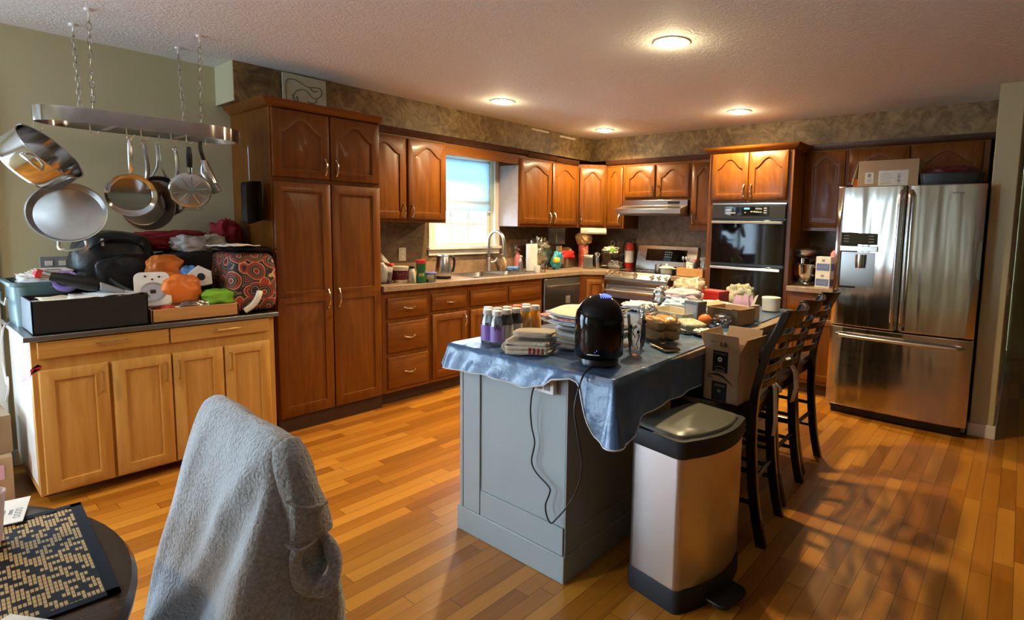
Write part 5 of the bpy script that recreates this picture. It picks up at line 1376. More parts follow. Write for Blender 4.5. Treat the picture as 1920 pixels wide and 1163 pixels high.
t = thing('wooden_crate', 'low light wooden box of bottles on the short counter piece', 'box', (1.775, -.50, CT), 0)
w, d_, h_ = .30, .17, .085
g = G(); g.box(-w/2, w/2, -d_/2, -d_/2+.01, 0, h_); g.box(-w/2, w/2, d_/2-.01, d_/2, 0, h_); g.box(-w/2, -w/2+.01, -d_/2, d_/2, 0, h_); g.box(w/2-.01, w/2, -d_/2, d_/2, 0, h_); g.box(-w/2, w/2, -d_/2, d_/2, 0, .008); g.done('crate', 'traywood', t, world=False, bev=.002)
bottle((1.70, -.48, CT+.009), .018, .13, 'shaker_bottle', 'white capped shaker in the wooden box beside the cooktop', 'cream', 'white', neck=.8)
bottle((1.745, -.50, CT+.009), .020, .125, 'spice_bottle', 'squat white bottle standing in the middle of the wooden box', 'white', 'white', neck=.8)
bottle((1.775, -.455, CT+.009), .018, .16, 'sauce_bottle', 'dark sauce bottle at the back of the wooden box', 'ink', 'red', neck=.5)
t = thing('white_jar', 'large white jar with a gray band beside the oven cabinet', 'jar', (1.868, -.46, CT+.009)); G().lathe([(.040, 0), (.043, .004), (.043, .14), (.036, .155), (.036, .165)], n=28).done('jar', 'bluefilm', t, world=False); G().lathe([(.042, .155), (.043, .16), (.043, .178), (.036, .182)], n=28).done('lid', 'grayplastic', t, world=False)
t = thing('crystal_stopper_bottle', 'tall cut-glass bottle with a bunched clear stopper by the oven cabinet', 'bottle', (1.885, -.17, CT)); G().lathe([(.036, 0), (.038, .004), (.034, .16), (.014, .22), (.014, .25)], n=10).done('bottle_body', 'glass', t, world=False, ang=10)
g = G()
for k in range(7): a = 2.4*k; g.sph((.014*math.cos(a), .014*math.sin(a), .255+.011*k), .017, n=8, m=6)
g.done('stopper', 'bluefilm', t, world=False, ang=10)
# utensils
t = thing('whisk_bundle', 'bunch of steel utensils standing in the wooden box', 'utensils', (1.655, -.44, CT+.009))
for k in range(3):
    g = G(); a = -.5+.4*k; g.tube([(0, 0, 0), (math.sin(a)*.06, .01*k, .15)], .003, 6); g.sph((math.sin(a)*.068, .01*k, .165), .014, .006, .02, 10, 8); g.done('spoon', 'polished', t, world=False)
# ------------------------------------------------------------------ beside the refrigerator
def mixer():
    t = thing('stand_mixer', 'silver stand mixer with a steel bowl beside the wall ovens', 'mixer', (2.845, -.33, CT), -20)
    G().box(-.085, .085, -.17, .13, 0, .03).done('foot', 'satin', t, world=False, bev=.012, seg=3)
    g = G(); g.rings([[(p[0], p[1]+dy, z) for p in rrect(-.05*s, .05*s, .03, .12, .03)] for z, s, dy in ((.025, 1, 0), (.12, .9, .0), (.22, .95, -.005))]); g.done('column', 'satin', t, world=False, sub=1)
    g = G(); out = []
    for k in range(11): u = k/10; y = .15-.34*u; r = .062*math.sin(PI*min(.98, .13+u*.80))**.45; out.append([(r*math.cos(2*PI*i/20), y, .285+r*.95*math.sin(2*PI*i/20)) for i in range(20)])
    g.rings(out); g.done('motor_head', 'satin', t, world=False)
    G().lathe([(.022, .19), (.022, .235)], (0, -.125, 0), n=16).done('hub', 'polished', t, world=False)
    G().lathe([(.05, .032), (.065, .036), (.095, .10), (.105, .185), (.108, .187), (.102, .18), (.09, .10), (.05, .045)], (0, -.095, 0), n=32).done('bowl', 'polished', t, world=False)
    g = G(); g.tube(smooth([(.10, -.10, .165), (.145, -.105, .16), (.15, -.108, .10), (.095, -.1, .09)]), .007, 8); g.done('bowl_handle', 'polished', t, world=False)
    g = G(); g.lathe([(.02, 0), (.018, .03)], (0, -.195, .285), 'y', 12); g.done('attachment_knob', 'black', t, world=False)
mixer()
def litbox(loc, rz, label):
    t = boxthing('carton_box', label, 'box', loc, (.125, .085, .130), rz, 'whitecard')
    for (zz, hh, m_) in ((.012, .060, 'bluecard'),):
        g = G(); g.box(-.055, .055, -.0432, -.0426, zz, zz+hh); g.box(.0626, .0632, -.035, .035, zz, zz+hh); g.done('printed_panel', m_, t, world=False)
    g = G(); g.box(-.012, .012, -.0432, -.0426, .088, .108)
    for k in range(6): g.box(-.04+.014*k, -.032+.014*k, -.0438, -.0431, .030+.006*(k % 2), .048+.008*(k % 3))
    g.done('printed_marks', 'grayink', t, world=False); return t
litbox((3.010, -.50, CT), -10, 'blue and white printed carton at the counter, lower of the stacked pair')
litbox((3.010, -.50, CT+.131), -8, 'blue and white printed carton on top of its twin')
g = G(); g.blob((3.10, -.38, CT+.001), .075, .08, .33, 51, .35, 2.5, .7, ridge=.3); one(g, 'pink_bag', 'translucent salmon-pink bag standing behind the stacked cartons', 'bag', 'pink')
# top of the fridge
FT = 1.7465
t = thing('orange_bowl', 'small orange plastic bowl on top of the refrigerator', 'bowl', (3.262, -.62, FT)); G().lathe([(.035, 0), (.04, .004), (.058, .075), (.055, .075), (.036, .008)], n=28).done('bowl', 'orange', t, world=False)
t = thing('cardboard_box', 'tall cardboard box with two white labels on top of the refrigerator', 'box', (3.475, -.62, FT), -2)
G().box(-.205, .205, -.10, .10, 0, .205).done('carton', 'card', t, world=False, bev=.003)
g = G(); g.rings([[(-.205, -.10, .204), (-.205, .10, .204), (-.225, .10, .0), (-.250, -.09, .03)], [(-.206, -.10, .206), (-.206, .10, .206), (-.228, .10, .0), (-.254, -.09, .03)]]); g.done('flap', 'papery', t, world=False)
for x0, x1, z0, z1 in ((-.155, -.095, .03, .115), (-.06, .14, .012, .125)):
    lb = G().box(x0, x1, -.1012, -.1002, z0, z1).done('shipping_label', 'whitecard', t, world=False)
    g = G()
    if x0 < -.1: g.box(x0+.018, x1-.018, -.1018, -.1011, z1-.035, z1-.010); [g.box(x0+.012, x1-.012, -.1018, -.1011, z0+.012+.012*k, z0+.016+.012*k) for k in range(3)]
    else:
        for k in range(8): g.box(x1-.072, x1-.050, -.1018, -.1011, z0+.012+.010*k, z0+.012+.010*k+.003+.003*(k % 3))
        for k in range(6): g.box(x0+.014, x0+.095-.008*(k % 3), -.1018, -.1011, z0+.015+.014*k, z0+.018+.014*k)
    g.done('printed_marks', 'grayink', lb, world=False)
t = thing('roaster', 'black roasting pan with a plastic bag over it on top of the refrigerator', 'pan', (3.87, -.62, FT))
g = G(); g.rings(tray_rings(.36, .22, .085)); g.done('pan', 'black', t, world=False)
g = G(); g.blob((0, 0, .02), .165, .10, .125, 61, .35, 2.2, .7, ridge=.35); g.done('bag', 'maroon', t, world=False)
g = G(); g.blob((-.215, 0, .03), .04, .05, .12, 62, .4, 3, .8, ridge=.4); g.done('bag_knot', 'clearbag', t, world=False)
# picture on the soffit above the pantry
t = thing('framed_drawing', 'pale hand-drawn animal sketch propped above the pantry cabinet', 'picture', (.325, -3.60, 2.152))
g = G(); g.rings([[(x, y, z) for y, z in ((-3.738, 2.153), (-3.442, 2.153), (-3.442, 2.392), (-3.738, 2.392))] for x in (.318, .330)]); g.done('sheet', 'drawing', t)
g = G()
def stroke(pts, w): g.tube(smooth([(.331, -3.738+.296*a, 2.153+.239*b) for a, b in pts], 3), w, 5)
stroke([(.08, .2), (.06, .6), (.10, .82), (.3, .85), (.55, .72), (.85, .75), (.88, .55), (.7, .42), (.5, .62), (.3, .55), (.2, .3)], .0028)
stroke([(.2, .45), (.28, .25), (.4, .12), (.55, .1), (.66, .2)], .0036); stroke([(.62, .7), (.7, .62), (.8, .66)], .0034); stroke([(.3, .4), (.36, .22), (.46, .15)], .0055)
stroke([(.55, .3), (.7, .28), (.78, .4)], .0034)
g.done('ink_lines', 'olive', t)
# ------------------------------------------------------------------ island goods
IZ = IT+.0105
def wbottle(x, y, label, kind, grp):
    body, cap, band = {'p': ('bluefilm', 'white', 'purple'), 'd': ('ink', 'white', 'whitecard'), 'o': ('orangej', 'white', None), 'r': ('orangej', 'orangef', None)}[kind]
    return bottle((x, y, IZ), .0290, .151, 'drink_bottle', label, body, cap, band, neck=.60, group=grp, bz=(.10, .55))
bp_ = [(2.550, -3.838, 'purple-labelled water bottle at the outer near corner of the shrink-wrapped pack', 'p'), (2.550, -3.779, 'dark drink bottle with pale label in the middle of the near row of the pack', 'd'), (2.550, -3.720, 'dark drink bottle at the juice end of the near row', 'd'),
       (2.491, -3.838, 'purple-labelled bottle one row behind the corner of the pack', 'p'), (2.491, -3.779, 'dark drink bottle in the middle of the shrink-wrapped pack', 'd'), (2.491, -3.720, 'dark drink bottle in the second row beside the orange juices', 'd'), (2.440, -3.790, 'white capped bottle at the back of the shrink-wrapped pack', 'p'),
       (2.548, -3.655, 'orange juice bottle with white cap in front, beside the dark bottles', 'o'), (2.548, -3.595, 'orange juice bottle with white cap closest to the paper stack', 'o'), (2.489, -3.655, 'orange-capped juice bottle behind the white-capped juices', 'r'), (2.489, -3.595, 'orange juice bottle in the second row nearest the papers', 'o')]
for x, y, l, k in bp_:
    b_ = wbottle(x, y, l, k, 'drink bottles on the island')
    if x == 2.550 and y < -3.83:
        mt = Matrix.Translation((2.550+.0292*math.cos(R(-38)), -3.838+.0292*math.sin(R(-38)), IZ+.075)) @ Matrix.Rotation(R(52), 4, 'Z') @ Matrix.Rotation(R(90), 4, 'X')
        text('Wi', .026, 'ink', b_, mt)
g = G(); g.rings([[(x, y, z) for x, y in rrect(2.418, 2.597, -3.832, -3.640, .03)] for z in (IZ+.002, IZ+.08, IZ+.118)], False, False)
one(g, 'shrink_wrap', 'clear shrink film wrapped around the pack of bottles', 'film', 'clearbag', ang=80)
def folded(name, label, cat, c, sx, sy, n, h, rz, mat, seed=0, wob=.008):
    t = thing(name, label, cat, c, rz)
    for k in range(n):
        g = G()
        def fn(u, v, k=k): x = (u-.5)*2*sx; y = (v-.5)*2*sy; return (x, y, h*(k+.55)/n+wob*noise.noise(Vector((x*9+seed, y*9, k*.7))))
        g.grid(fn, 14, 10); g.done('fold', mat, t, world=False, solid=h/n*.92)
    # rounded fold edge
    g = G(); g.rings([[(-sx-.35*h*math.sin(PI*i/10)*1.0, y, h*.04+h*.92*i/10) for i in range(11)]+[(-sx+.006, y, h*.96), (-sx+.006, y, h*.04)] for y in (-sy, sy)]); g.done('rolled_edge', mat, t, world=False, bev=.003)
    return t
t = folded('folded_towel', 'folded tan towel with red stripes at the island end', 'towel', (2.752, -3.833, IZ), .090, .062, 3, .055, 25, 'tan', 2)
g = G()
for k in range(4): g.box(.010+.018*k, .016+.018*k, -.066, -.062, .004, .03)
g.done('stripes', 'redcloth', t, world=False)
t = thing('tan_pouch', 'flat zipped tan pouch lying on the folded towel', 'pouch', (2.762, -3.820, IZ+.064), 30)
G().blob((0, 0, 0), .085, .055, .030, 71, .12, 2, .5).done('pouch', 'tan', t, world=False)
# paper stack: individual sheets
pm = ['paperw', 'paperw', 'papery', 'paperw', 'grayplastic', 'paperw', 'paperb', 'paperw', 'papery', 'paperb', 'paperw', 'redprint', 'paperb', 'papery']
names = ['thick cream magazine at the bottom of the paper stack', 'second booklet up from the cloth in the paper stack', 'cream booklet low in the paper stack', 'white booklet just below the dark folder in the stack', 'dark gray folder in the middle of the paper stack', 'white sheets right above the dark folder', 'bluish brochure above the dark folder in the stack', 'white curled sheet midway up the paper stack', 'cream letter under the upper bluish brochure', 'bluish brochure in the upper half of the paper stack', 'white letter under the red-printed flyer', 'red-printed flyer near the top of the stack', 'bluish flyer just under the top sheet', 'pale yellow-green sheet on top of the paper stack']
z = IZ
for k, (mt_, nm) in enumerate(zip(pm, names)):
    h = .0145 if k < 5 else .0025
    c = Vector((2.858+rnd.uniform(-.02, .02), -3.525+rnd.uniform(-.025, .025), z)); a = rnd.uniform(-24, 24)+15
    if k > 4: c.x -= .03; c.y -= .02
    t = G(); cu = (.020 if k > 4 else .003)
    def fn(u, v): x = (u-.5)*(.22 if k < 5 else .265); y = (v-.5)*(.29 if k < 5 else .30); return (x, y, h*.5+cu*((abs(u-.5)*2)**3)*(.4+.6*math.sin(k*1.7+v*3)**2))
    t.grid(fn, 10, 10); o = t.done('paper_sheet', mt_, None, solid=h*.9); o.location = c; o.rotation_euler = (0, 0, R(a)); tag(o, nm, 'paper', 'stacked papers on the island'); z += h+.002 if k < 5 else .0075
t = thing('eyeglass_case', 'blue and black glasses case beside the paper stack', 'case', (2.712, -3.60, IZ), 40); G().blob((0, 0, 0), .05, .024, .034, 72, .08).done('case', 'slush', t, world=False)
# tall glass
t = thing('pint_glass', 'tall clear beer glass with dark floral print beside the purifier', 'glass', (3.096, -3.572, IZ))
G().lathe([(.025, 0), (.027, .003), (.031, .06), (.038, .165), (.0365, .165), (.029, .06), (.024, .012), (.001, .010)], n=32, cap1=False).done('tumbler', 'glass', t, world=False)
g = G()
for k in range(9):
    a = R(-120+26*k); z0 = .035+.02*(k % 3); p = []
    for j in range(6): zz = z0+.011*j; r = .0282+(.0395-.0282)*zz/.165; aa = a+.16*math.sin(j*1.2+k); p.append((r*math.cos(aa), r*math.sin(aa), zz))
    g.tube(p, .0016, 5)
    if k % 2: zz = z0+.066; r = .0285+(.0395-.0282)*zz/.165; g.sph((r*math.cos(a), r*math.sin(a), zz), .006, .006, .008, 8, 6)
g.done('printed_flowers', 'matedge', t, world=False)
t = thing('wine_glass', 'clear stemless glass standing just behind the tall beer glass', 'glass', (3.03, -3.455, IZ)); G().lathe([(.022, 0), (.03, .01), (.038, .05), (.036, .10), (.0345, .10), (.0365, .05), (.028, .013), (.001, .01)], n=28, cap1=False).done('bowl', 'glass', t, world=False)
t = thing('bread_bag', 'clear bag of sliced bread rolls on the island', 'bread', (2.985, -3.205, IZ), -32)
for k in range(2):
    for j in range(2): G().blob((.012*k+.01*j, -.036+.070*j, .001+.050*k), .105-.006*k, .034, .056, 80+j+4*k, .07, 2, .62, 28, 16).done('bread_roll', 'bread', t, world=False)
G().blob((.005, 0, 0), .135, .075, .122, 91, .22, 3, .7, ridge=.35).done('bag_film', 'clearbag', t, world=False)
g = G(); g.blob((-.12, .0, .075), .05, .045, .07, 92, .4, 3, .8, ridge=.4); g.done('bag_neck', 'bluefilm', t, world=False)
g = G(); g.tube([(-.02, -.055, .110), (.0, -.05, .118), (.03, -.052, .116)], .004, 5); g.done('red_print', 'red', t, world=False)
t = thing('phone', 'dark smartphone with a gold edge lying on the tablecloth', 'phone', (3.122, -3.374, IZ), 58)
g = G(); g.rings([[(p[0], p[1], zz) for p in rrect(-.038, .038, -.078, .078, .011)] for zz in (0, .0085)]); g.done('frame', 'brass', t, world=False, bev=.002)
g = G(); g.rings([[(p[0], p[1], zz) for p in rrect(-.0365, .0365, -.0765, .0765, .010)] for zz in (.008, .0092)]); g.done('screen', 'blackglass', t, world=False)
G().box(.008, .030, .045, .068, .0092, .0105).done('camera_bump', 'satin', t, world=False, bev=.003)
t = folded('printed_towel', 'folded green-print dish towel beyond the bread bag', 'towel', (3.010, -2.935, IZ), .075, .055, 2, .05, -35, 'grtowel', 6)
g = G(); g.tube([(-.07, -.058, .012), (.0, -.060, .006), (.075, -.058, .012)], .005, 6); g.done('dark_border', 'ink', t, world=False)
g = G(); g.blob((3.118, -2.985, IZ), .050, .045, .032, 95, .5, 4, .8, ridge=.4); one(g, 'foil_wrapper', 'crumpled foil wrapper beside the printed dish towel', 'wrapper', 'foil')
t = boxthing('gray_gift_box', 'upright pewter-gray box with a silver window beside the tomato', 'box', (2.933, -2.723, IZ), (.095, .07, .128), -14, 'tin')
g = G(); g.box(-.041, .041, -.0362, -.0354, .010, .112); g.done('pale_panel', 'paperb', t, world=False)
g = G(); g.box(-.018, .018, -.0368, -.0361, .030, .040); g.done('printed_label', 'whitecard', t, world=False)
G().box(-.049, .049, -.037, .037, .112, .130).done('lid', 'tin', t, world=False, bev=.002)
t = thing('tomato', 'round orange-red tomato on the tablecloth', 'tomato', (3.006, -2.753, IZ)); G().sph((0, 0, .034), .037, .037, .034, 24, 16).done('fruit', 'orangef', t, world=False)
g = G(); [g.tube([(0, 0, .067), (.014*math.cos(a), .014*math.sin(a), .068)], .002, 5) for a in (0, 1.3, 2.5, 3.8, 5)]; g.done('stem', 'green', t, world=False)
g = G(); g.blob((3.065, -2.66, IZ), .05, .04, .065, 97, .35, 3, .8, ridge=.3); one(g, 'plastic_bag', 'small crumpled clear plastic bag behind the tomato', 'bag', 'bluefilm')
t = boxthing('cardboard_tray', 'long low open cardboard tray behind the bread bag', 'tray', (2.80, -2.70, IZ), (.30, .20, .004), -16, 'card')
w, d_, h_ = .30, .20, .062
g = G(); g.box(-w/2, w/2, -d_/2, -d_/2+.004, 0, h_); g.box(-w/2, w/2, d_/2-.004, d_/2, 0, h_); g.box(-w/2, -w/2+.004, -d_/2, d_/2, 0, h_); g.box(w/2-.004, w/2, -d_/2, d_/2, 0, h_); g.done('walls', 'papery', t, world=False)
def openbox(name, label, loc, sz, rz, mat, flaps=()):
    t = thing(name, label, 'box', loc, rz); w, d, h = sz; k = .004; g = G()
    g.box(-w/2, w/2, -d/2, d/2, 0, k); g.box(-w/2, w/2, -d/2, -d/2+k, 0, h); g.box(-w/2, w/2, d/2-k, d/2, 0, h); g.box(-w/2, -w/2+k, -d/2, d/2, 0, h); g.box(w/2-k, w/2, -d/2, d/2, 0, h)
    g.done('carton', mat, t, world=False)
    for q in flaps: g = G(); a = [Vector(p) for p in q]; g.rings([a, [p+Vector((.001, .001, .004)) for p in a]]); g.done('flap', mat, t, world=False)
    return t
t = openbox('cardboard_box', 'open brown cardboard box on the island behind the tomato', (3.055, -2.525, IZ), (.20, .17, .088), -10, 'card', [((-.10, -.085, .086), (.10, -.085, .086), (.09, -.13, .094), (-.12, -.13, .094)), ((-.10, -.085, .086), (-.10, .085, .086), (-.15, .085, .10), (-.15, -.085, .094))])
t = openbox('gift_bag_box', 'small white carton with pink tissue paper sticking out', (3.060, -2.355, IZ), (.145, .10, .088), -14, 'whitecard')
for k, (x, y, a, h) in enumerate(((-.045, 0, 20, .055), (.005, .0, -10, .07), (.025, .02, 40, .062), (-.02, .03, 70, .045))):
    g = G(); g.rings([[(x-.022, y, .04), (x+.026, y+.006, .04), (x+.022, y+.012, .04)], [(x-.03, y-.01, .082), (x+.03, y, .082), (x+.026, y+.01, .082)], [(x-.012+.01*k, y, .085+h), (x+.016, y+.004, .085+h*.8), (x+.012, y+.01, .085+h*.8)]]); g.done('tissue', 'pinkpaper', t, world=False)
g = G(); g.rings([[(.04, .0, .07), (.06, .0, .07), (.055, .01, .07)], [(.075, .0, .145), (.095, .0, .155), (.088, .008, .152)]]); g.done('gift_tag', 'cream', t, world=False)
t = thing('white_canister', 'white lidded ceramic bowl at the far end of the island', 'bowl', (3.055, -1.89, IZ)); G().lathe([(.052, 0), (.056, .004), (.058, .075), (.060, .08), (.060, .088), (.055, .090), (.02, .086)], n=32).done('bowl', 'white', t, world=False)
t = boxthing('red_box', 'bright red gift box resting on the heaped laundry', 'box', (2.775, -2.15, IZ+.052), (.15, .11, .075), -12, 'red')
G().box(-.0765, .0765, -.0565, .0565, .060, .078).done('lid', 'red', t, world=False, bev=.002)
heaps = [('heaped_laundry', 'pale blue folded laundry heaped behind the cardboard tray', 'babyblue', (2.70, -2.42, IZ), .13, .09, .095, 101), ('pink_laundry', 'pale pink garment on top of the blue laundry', 'pinkcloth', (2.67, -2.37, IZ+.07), .11, .08, .075, 102),
         ('white_laundry', 'white cloth spilling beside the red box', 'whitecloth', (2.88, -2.33, IZ), .11, .08, .085, 103), ('gray_laundry', 'white garment lying at the edge of the island heap', 'whitecloth', (2.43, -2.50, IZ), .12, .08, .055, 104),
         ('dark_sack', 'dark striped fabric bag behind the heaped laundry', 'steel_dark', (2.50, -2.33, IZ), .06, .07, .145, 106), ('brown_sack', 'tall printed plastic bag crumpled behind the laundry', 'camo', (2.60, -2.17, IZ), .12, .09, .195, 105), ('printed_sack', 'green printed plastic bag at the far edge of the island', 'grtowel', (2.86, -1.93, IZ), .09, .07, .155, 107)]
for nm, lb, mt_, c, sx, sy, h, sd in heaps:
    g = G(); g.blob(c, sx, sy, h, sd, .4, 2.6, .75, 44, 26, ridge=.35); one(g, nm, lb, 'cloth' if 'sack' not in nm else 'bag', mt_, ang=80)
# ------------------------------------------------------------------ maple cabinet on the pale wall
KX, KT = .735, .838
t = thing('maple_cabinet', 'pale maple kitchen cabinet with four doors and a dark metal top', 'cabinet', (.4, -4.55, 0))
G().box(.05, KX, -5.085, -4.012, .055, .812).done('carcase', 'maple', t, bev=.003)
G().box(.10, .60, -5.06, -4.04, 0, .055).done('plinth', 'toe', t)
g = G(); g.box(.03, .765, -5.110, -3.992, .812, KT); g.done('worktop', 'steel_dark', t, bev=.004)
g = G(); g.box(.06, .70, -5.0865, -5.085, .10, .80); g.done('side_liner', 'rim', t)
KF = Fr((KX, 0, 0), Y, X)
def kdoor(u0, u1, hu):
    d = door_mesh(KF, u0, u1, .066, .668, 0, None, th=.019, st=.052).done('door', 'maple', t, ang=50)
    g = G(); g.tube([KF(hu, .019, .525), KF(hu, .042, .525), KF(hu, .042, .625), KF(hu, .019, .625)], .0045, 8); g.done('handle', 'brass', d)
for u0, u1, hu in ((-5.064, -4.810, -4.835), (-4.797, -4.547, -4.572), (-4.540, -4.298, -4.515), (-4.290, -4.046, -4.262)): kdoor(u0, u1, hu)
for a, b, hc in ((-5.062, -4.552, -4.79), (-4.544, -4.046, -4.27)):
    d = G().box(KX, KX+.018, a, b, .726, .806).done('drawer', 'maple_h', t, bev=.003)
    g = G(); g.tube([KF(hc-.06, .018, .772), KF(hc-.06, .040, .772), KF(hc+.06, .040, .772), KF(hc+.06, .018, .772)], .0045, 8); g.done('handle', 'brass', d)
g = G(); g.rings([[(.43, -5.0885, .592), (.45, -5.0885, .565), (.7365, -5.0885, .655), (.7365, -5.0885, .680)], [(.43, -5.0875, .592), (.45, -5.0875, .565), (.7365, -5.0875, .655), (.7365, -5.0875, .680)]])
g.rings([[(.7357, -5.0885, .655), (.7357, -5.068, .690), (.7357, -5.055, .676), (.7357, -5.0885, .680)], [(.7367, -5.0885, .655), (.7367, -5.063, .700), (.7367, -5.050, .690), (.7367, -5.0885, .680)]])
g.done('red_tape_strip', 'redtape', t)
# items on it
t = thing('desk_tray', 'black open desk tray holding papers at the end of the maple cabinet', 'tray', (.60, -4.86, KT))
x0, x1, y0, y1, h = .44, .742, -5.072, -4.632, .160
g = G(); k = .008; g.box(x0, x1, y0, y0+k, KT, KT+h); g.box(x0, x1, y1-k, y1, KT, KT+h); g.box(x0, x0+k, y0, y1, KT, KT+h); g.box(x1-k, x1, y0, y1, KT, KT+h); g.box(x0, x1, y0, y1, KT, KT+k); g.done('tray', 'blackmat', t, bev=.002)
for k, (y, z, a, mt_, lb) in enumerate(((-4.92, .150, 5, 'papery', 'cream crumpled paper in the black desk tray'), (-4.82, .158, -9, 'paperw', 'white sheet lying on the cream paper in the black desk tray'), (-4.73, .165, 14, 'paperb', 'bluish leaflet at the backpack end of the black desk tray'))):
    g = G(); g.grid(lambda u, v: ((u-.5)*.22, (v-.5)*.20, .012*noise.noise(Vector((u*3, v*3, k)))), 8, 8); o = g.done('paper_sheet', mt_, None, solid=.003); o.location = (.60, y, KT+z); o.rotation_euler = (0, 0, R(a)); tag(o, lb, 'paper')
g = G(); g.box(.46, .72, -5.05, -4.65, KT+.009, KT+.135); one(g, 'paper_bundle', 'bundle of papers filling the bottom of the black desk tray', 'paper', 'paperw')
t = thing('storage_bin', 'teal-gray plastic bin behind the black desk tray', 'bin', (.24, -4.97, KT))
g = G(); o = []
for s, z in ((0, 0), (.008, .20), (.022, .205), (.022, .222), (.006, .224), (-.006, .01)): o.append([(p[0], p[1], KT+z) for p in rrect(.075-s, .425+s*.2, -5.085-s, -4.885+s, .05)])
g.rings(o); g.done('bin', 'teal', t)
G().tube([(.10, -5.112, KT+.15), (.14, -5.116, KT+.11), (.34, -5.116, KT+.11), (.38, -5.112, KT+.15)], .006, 6).done('handle', 'satin', t)
for k, (c, sx, sy, hh, mt_, lb) in enumerate((((.22, -4.97, KT+.20), .11, .09, .055, 'whitecloth', 'white crumpled papers heaped in the teal bin'), ((.33, -4.98, KT+.19), .09, .08, .04, 'paperb', 'bluish folded packet on the teal bin'), ((.38, -4.90, KT+.19), .05, .06, .05, 'grayplastic', 'gray pouch at the backpack end of the teal bin'))):
    g = G(); g.blob(c, sx, sy, hh, 120+k, .4, 2.6, .6, ridge=.3); one(g, 'packet', lb, 'papers', mt_, ang=80)
for k in range(4):
    g = G(); g.box(.16, .38, -5.02+.012*k, -4.87+.004*k, KT+.255+.006*k, KT+.258+.006*k); o = one(g, 'envelope', ('lowest white envelope on the teal bin', 'cream envelope second from the bottom on the teal bin', 'white envelope third up on the teal bin', 'top white envelope with dark print on the teal bin')[k], 'envelope', ('paperw', 'papery', 'paperw', 'paperw')[k])
    if k == 3: G().box(.30, .36, -4.96, -4.90, KT+.2761, KT+.2767).done('dark_print', 'ink', o)
t = thing('tape_roll', 'purple roll of ribbon tape beside the hand vacuum', 'tape', (.47, -4.905, KT+.225)); t.rotation_euler = (R(10), R(58), 0)
G().lathe([(.038, -.02), (.052, -.02), (.052, .02), (.038, .02), (.038, -.02)], n=28, cap0=False, cap1=False).done('ribbon', 'purple', t, world=False); G().lathe([(.034, -.021), (.0385, -.021), (.0385, .021), (.034, .021), (.034, -.021)], n=28, cap0=False, cap1=False).done('core', 'black', t, world=False)
def vac():
    t = thing('hand_vacuum', 'black hand vacuum with gray nozzle and red tip lying over the tray', 'vacuum', (.56, -4.87, KT+.22))
    a, b = Vector((.545, -5.000, KT+.270)), Vector((.60, -4.80, KT+.205)); d = b-a
    g = G(); rr = [.020, .024, .028, .034, .036, .028]; g.tube([a+d*q for q in (.12, .2, .4, .6, .85, 1.0)], .03, 12, rs=rr); g.done('body', 'black', t)
    G().tube([a+d*-.02, a+d*.14], .022, 12).done('clear_collar', 'satin', t); G().tube([a+d*-.16, a+d*-.10, a+d*0], .02, 12, rs=[.012, .024, .022]).done('tip', 'red', t)
    g = G(); p = b; g.rings([[p+Vector((dx, 0, dz)) for dx, dz in ((-.03, -.022), (.03, -.022), (.03, .022), (-.03, .022))], [p+Vector((.03+dx, .09, -.035+dz)) for dx, dz in ((-.035, -.010), (.035, -.010), (.035, .012), (-.035, .012))]]); g.done('nozzle', 'grayplastic', t, bev=.006)
vac()
def backpack():
    t = thing('backpack', 'black nylon backpack slumped against the pale wall', 'backpack', (.24, -4.66, KT))
    G().blob((.235, -4.665, KT), .135, .185, .475, 131, .10, 1.8, .55, 48, 32).done('bag', 'nylon', t, sub=1)
    G().blob((.345, -4.635, KT+.10), .055, .135, .25, 132, .14, 2, .55).done('front_pocket', 'nylon', t, sub=1)
    g = G(); g.tube(smooth([(.37, -4.79, KT+.38), (.36, -4.72, KT+.43), (.35, -4.62, KT+.435), (.36, -4.54, KT+.38), (.375, -4.50, KT+.28)]), .005, 6); g.done('zipper', 'black', t)
    g = G(); g.rings([[(.352, -4.735, KT+.40), (.352, -4.723, KT+.40), (.352, -4.723, KT+.44), (.352, -4.735, KT+.44)], [(.362, -4.735, KT+.40), (.362, -4.723, KT+.40), (.358, -4.723, KT+.44), (.358, -4.735, KT+.44)]]); g.done('brand_tab', 'rim', t)
    g = G(); ribbon(g, smooth([(.38, -4.52, KT+.30), (.42, -4.47, KT+.24), (.47, -4.46, KT+.19), (.55, -4.50, KT+.145), (.60, -4.56, KT+.14), (.60, -4.64, KT+.15), (.52, -4.70, KT+.19), (.42, -4.72, KT+.22)]), .022, (.3, .2, 1)); g.done('shoulder_strap', 'blackmat', t, solid=.006)
    G().box(.40, .42, -4.50, -4.475, KT+.245, KT+.285).done('buckle', 'polished', t, bev=.003)
backpack()
t = thing('white_device', 'white plastic device with a round gray grille beside the desk tray', 'appliance', (.62, -4.580, KT+.165)); t.rotation_euler = (R(0), R(58), R(-12))
g = G(); g.rings([[(p[0]*s, p[1]*s, z) for p in rrect(-.105, .105, -.080, .080, .035)] for z, s in ((-.03, .95), (-.022, 1), (.016, 1), (.024, .95))]); g.done('housing', 'white', t, world=False)
G().lathe([(.058, .023), (.058, .027), (.05, .028), (.048, .026), (.001, .027)], (.02, 0, 0), n=32, cap0=False, cap1=False).done('round_grille', 'satin', t, world=False)
for x, y in ((-.07, .03), (-.075, -.03), (-.055, .0)): G().sph((x, y, .024), .006, n=8, m=6).done('button', 'ink', t, world=False)
G().box(.01, .03, -.012, .012, .026, .030).done('switch', 'ink', t, world=False)
t = thing('wooden_tray', 'shallow light wooden tray full of small bags on the maple cabinet', 'tray', (.58, -4.41, KT))
x0, x1, y0, y1, h, k = .38, .745, -4.622, -4.205, .075, .010
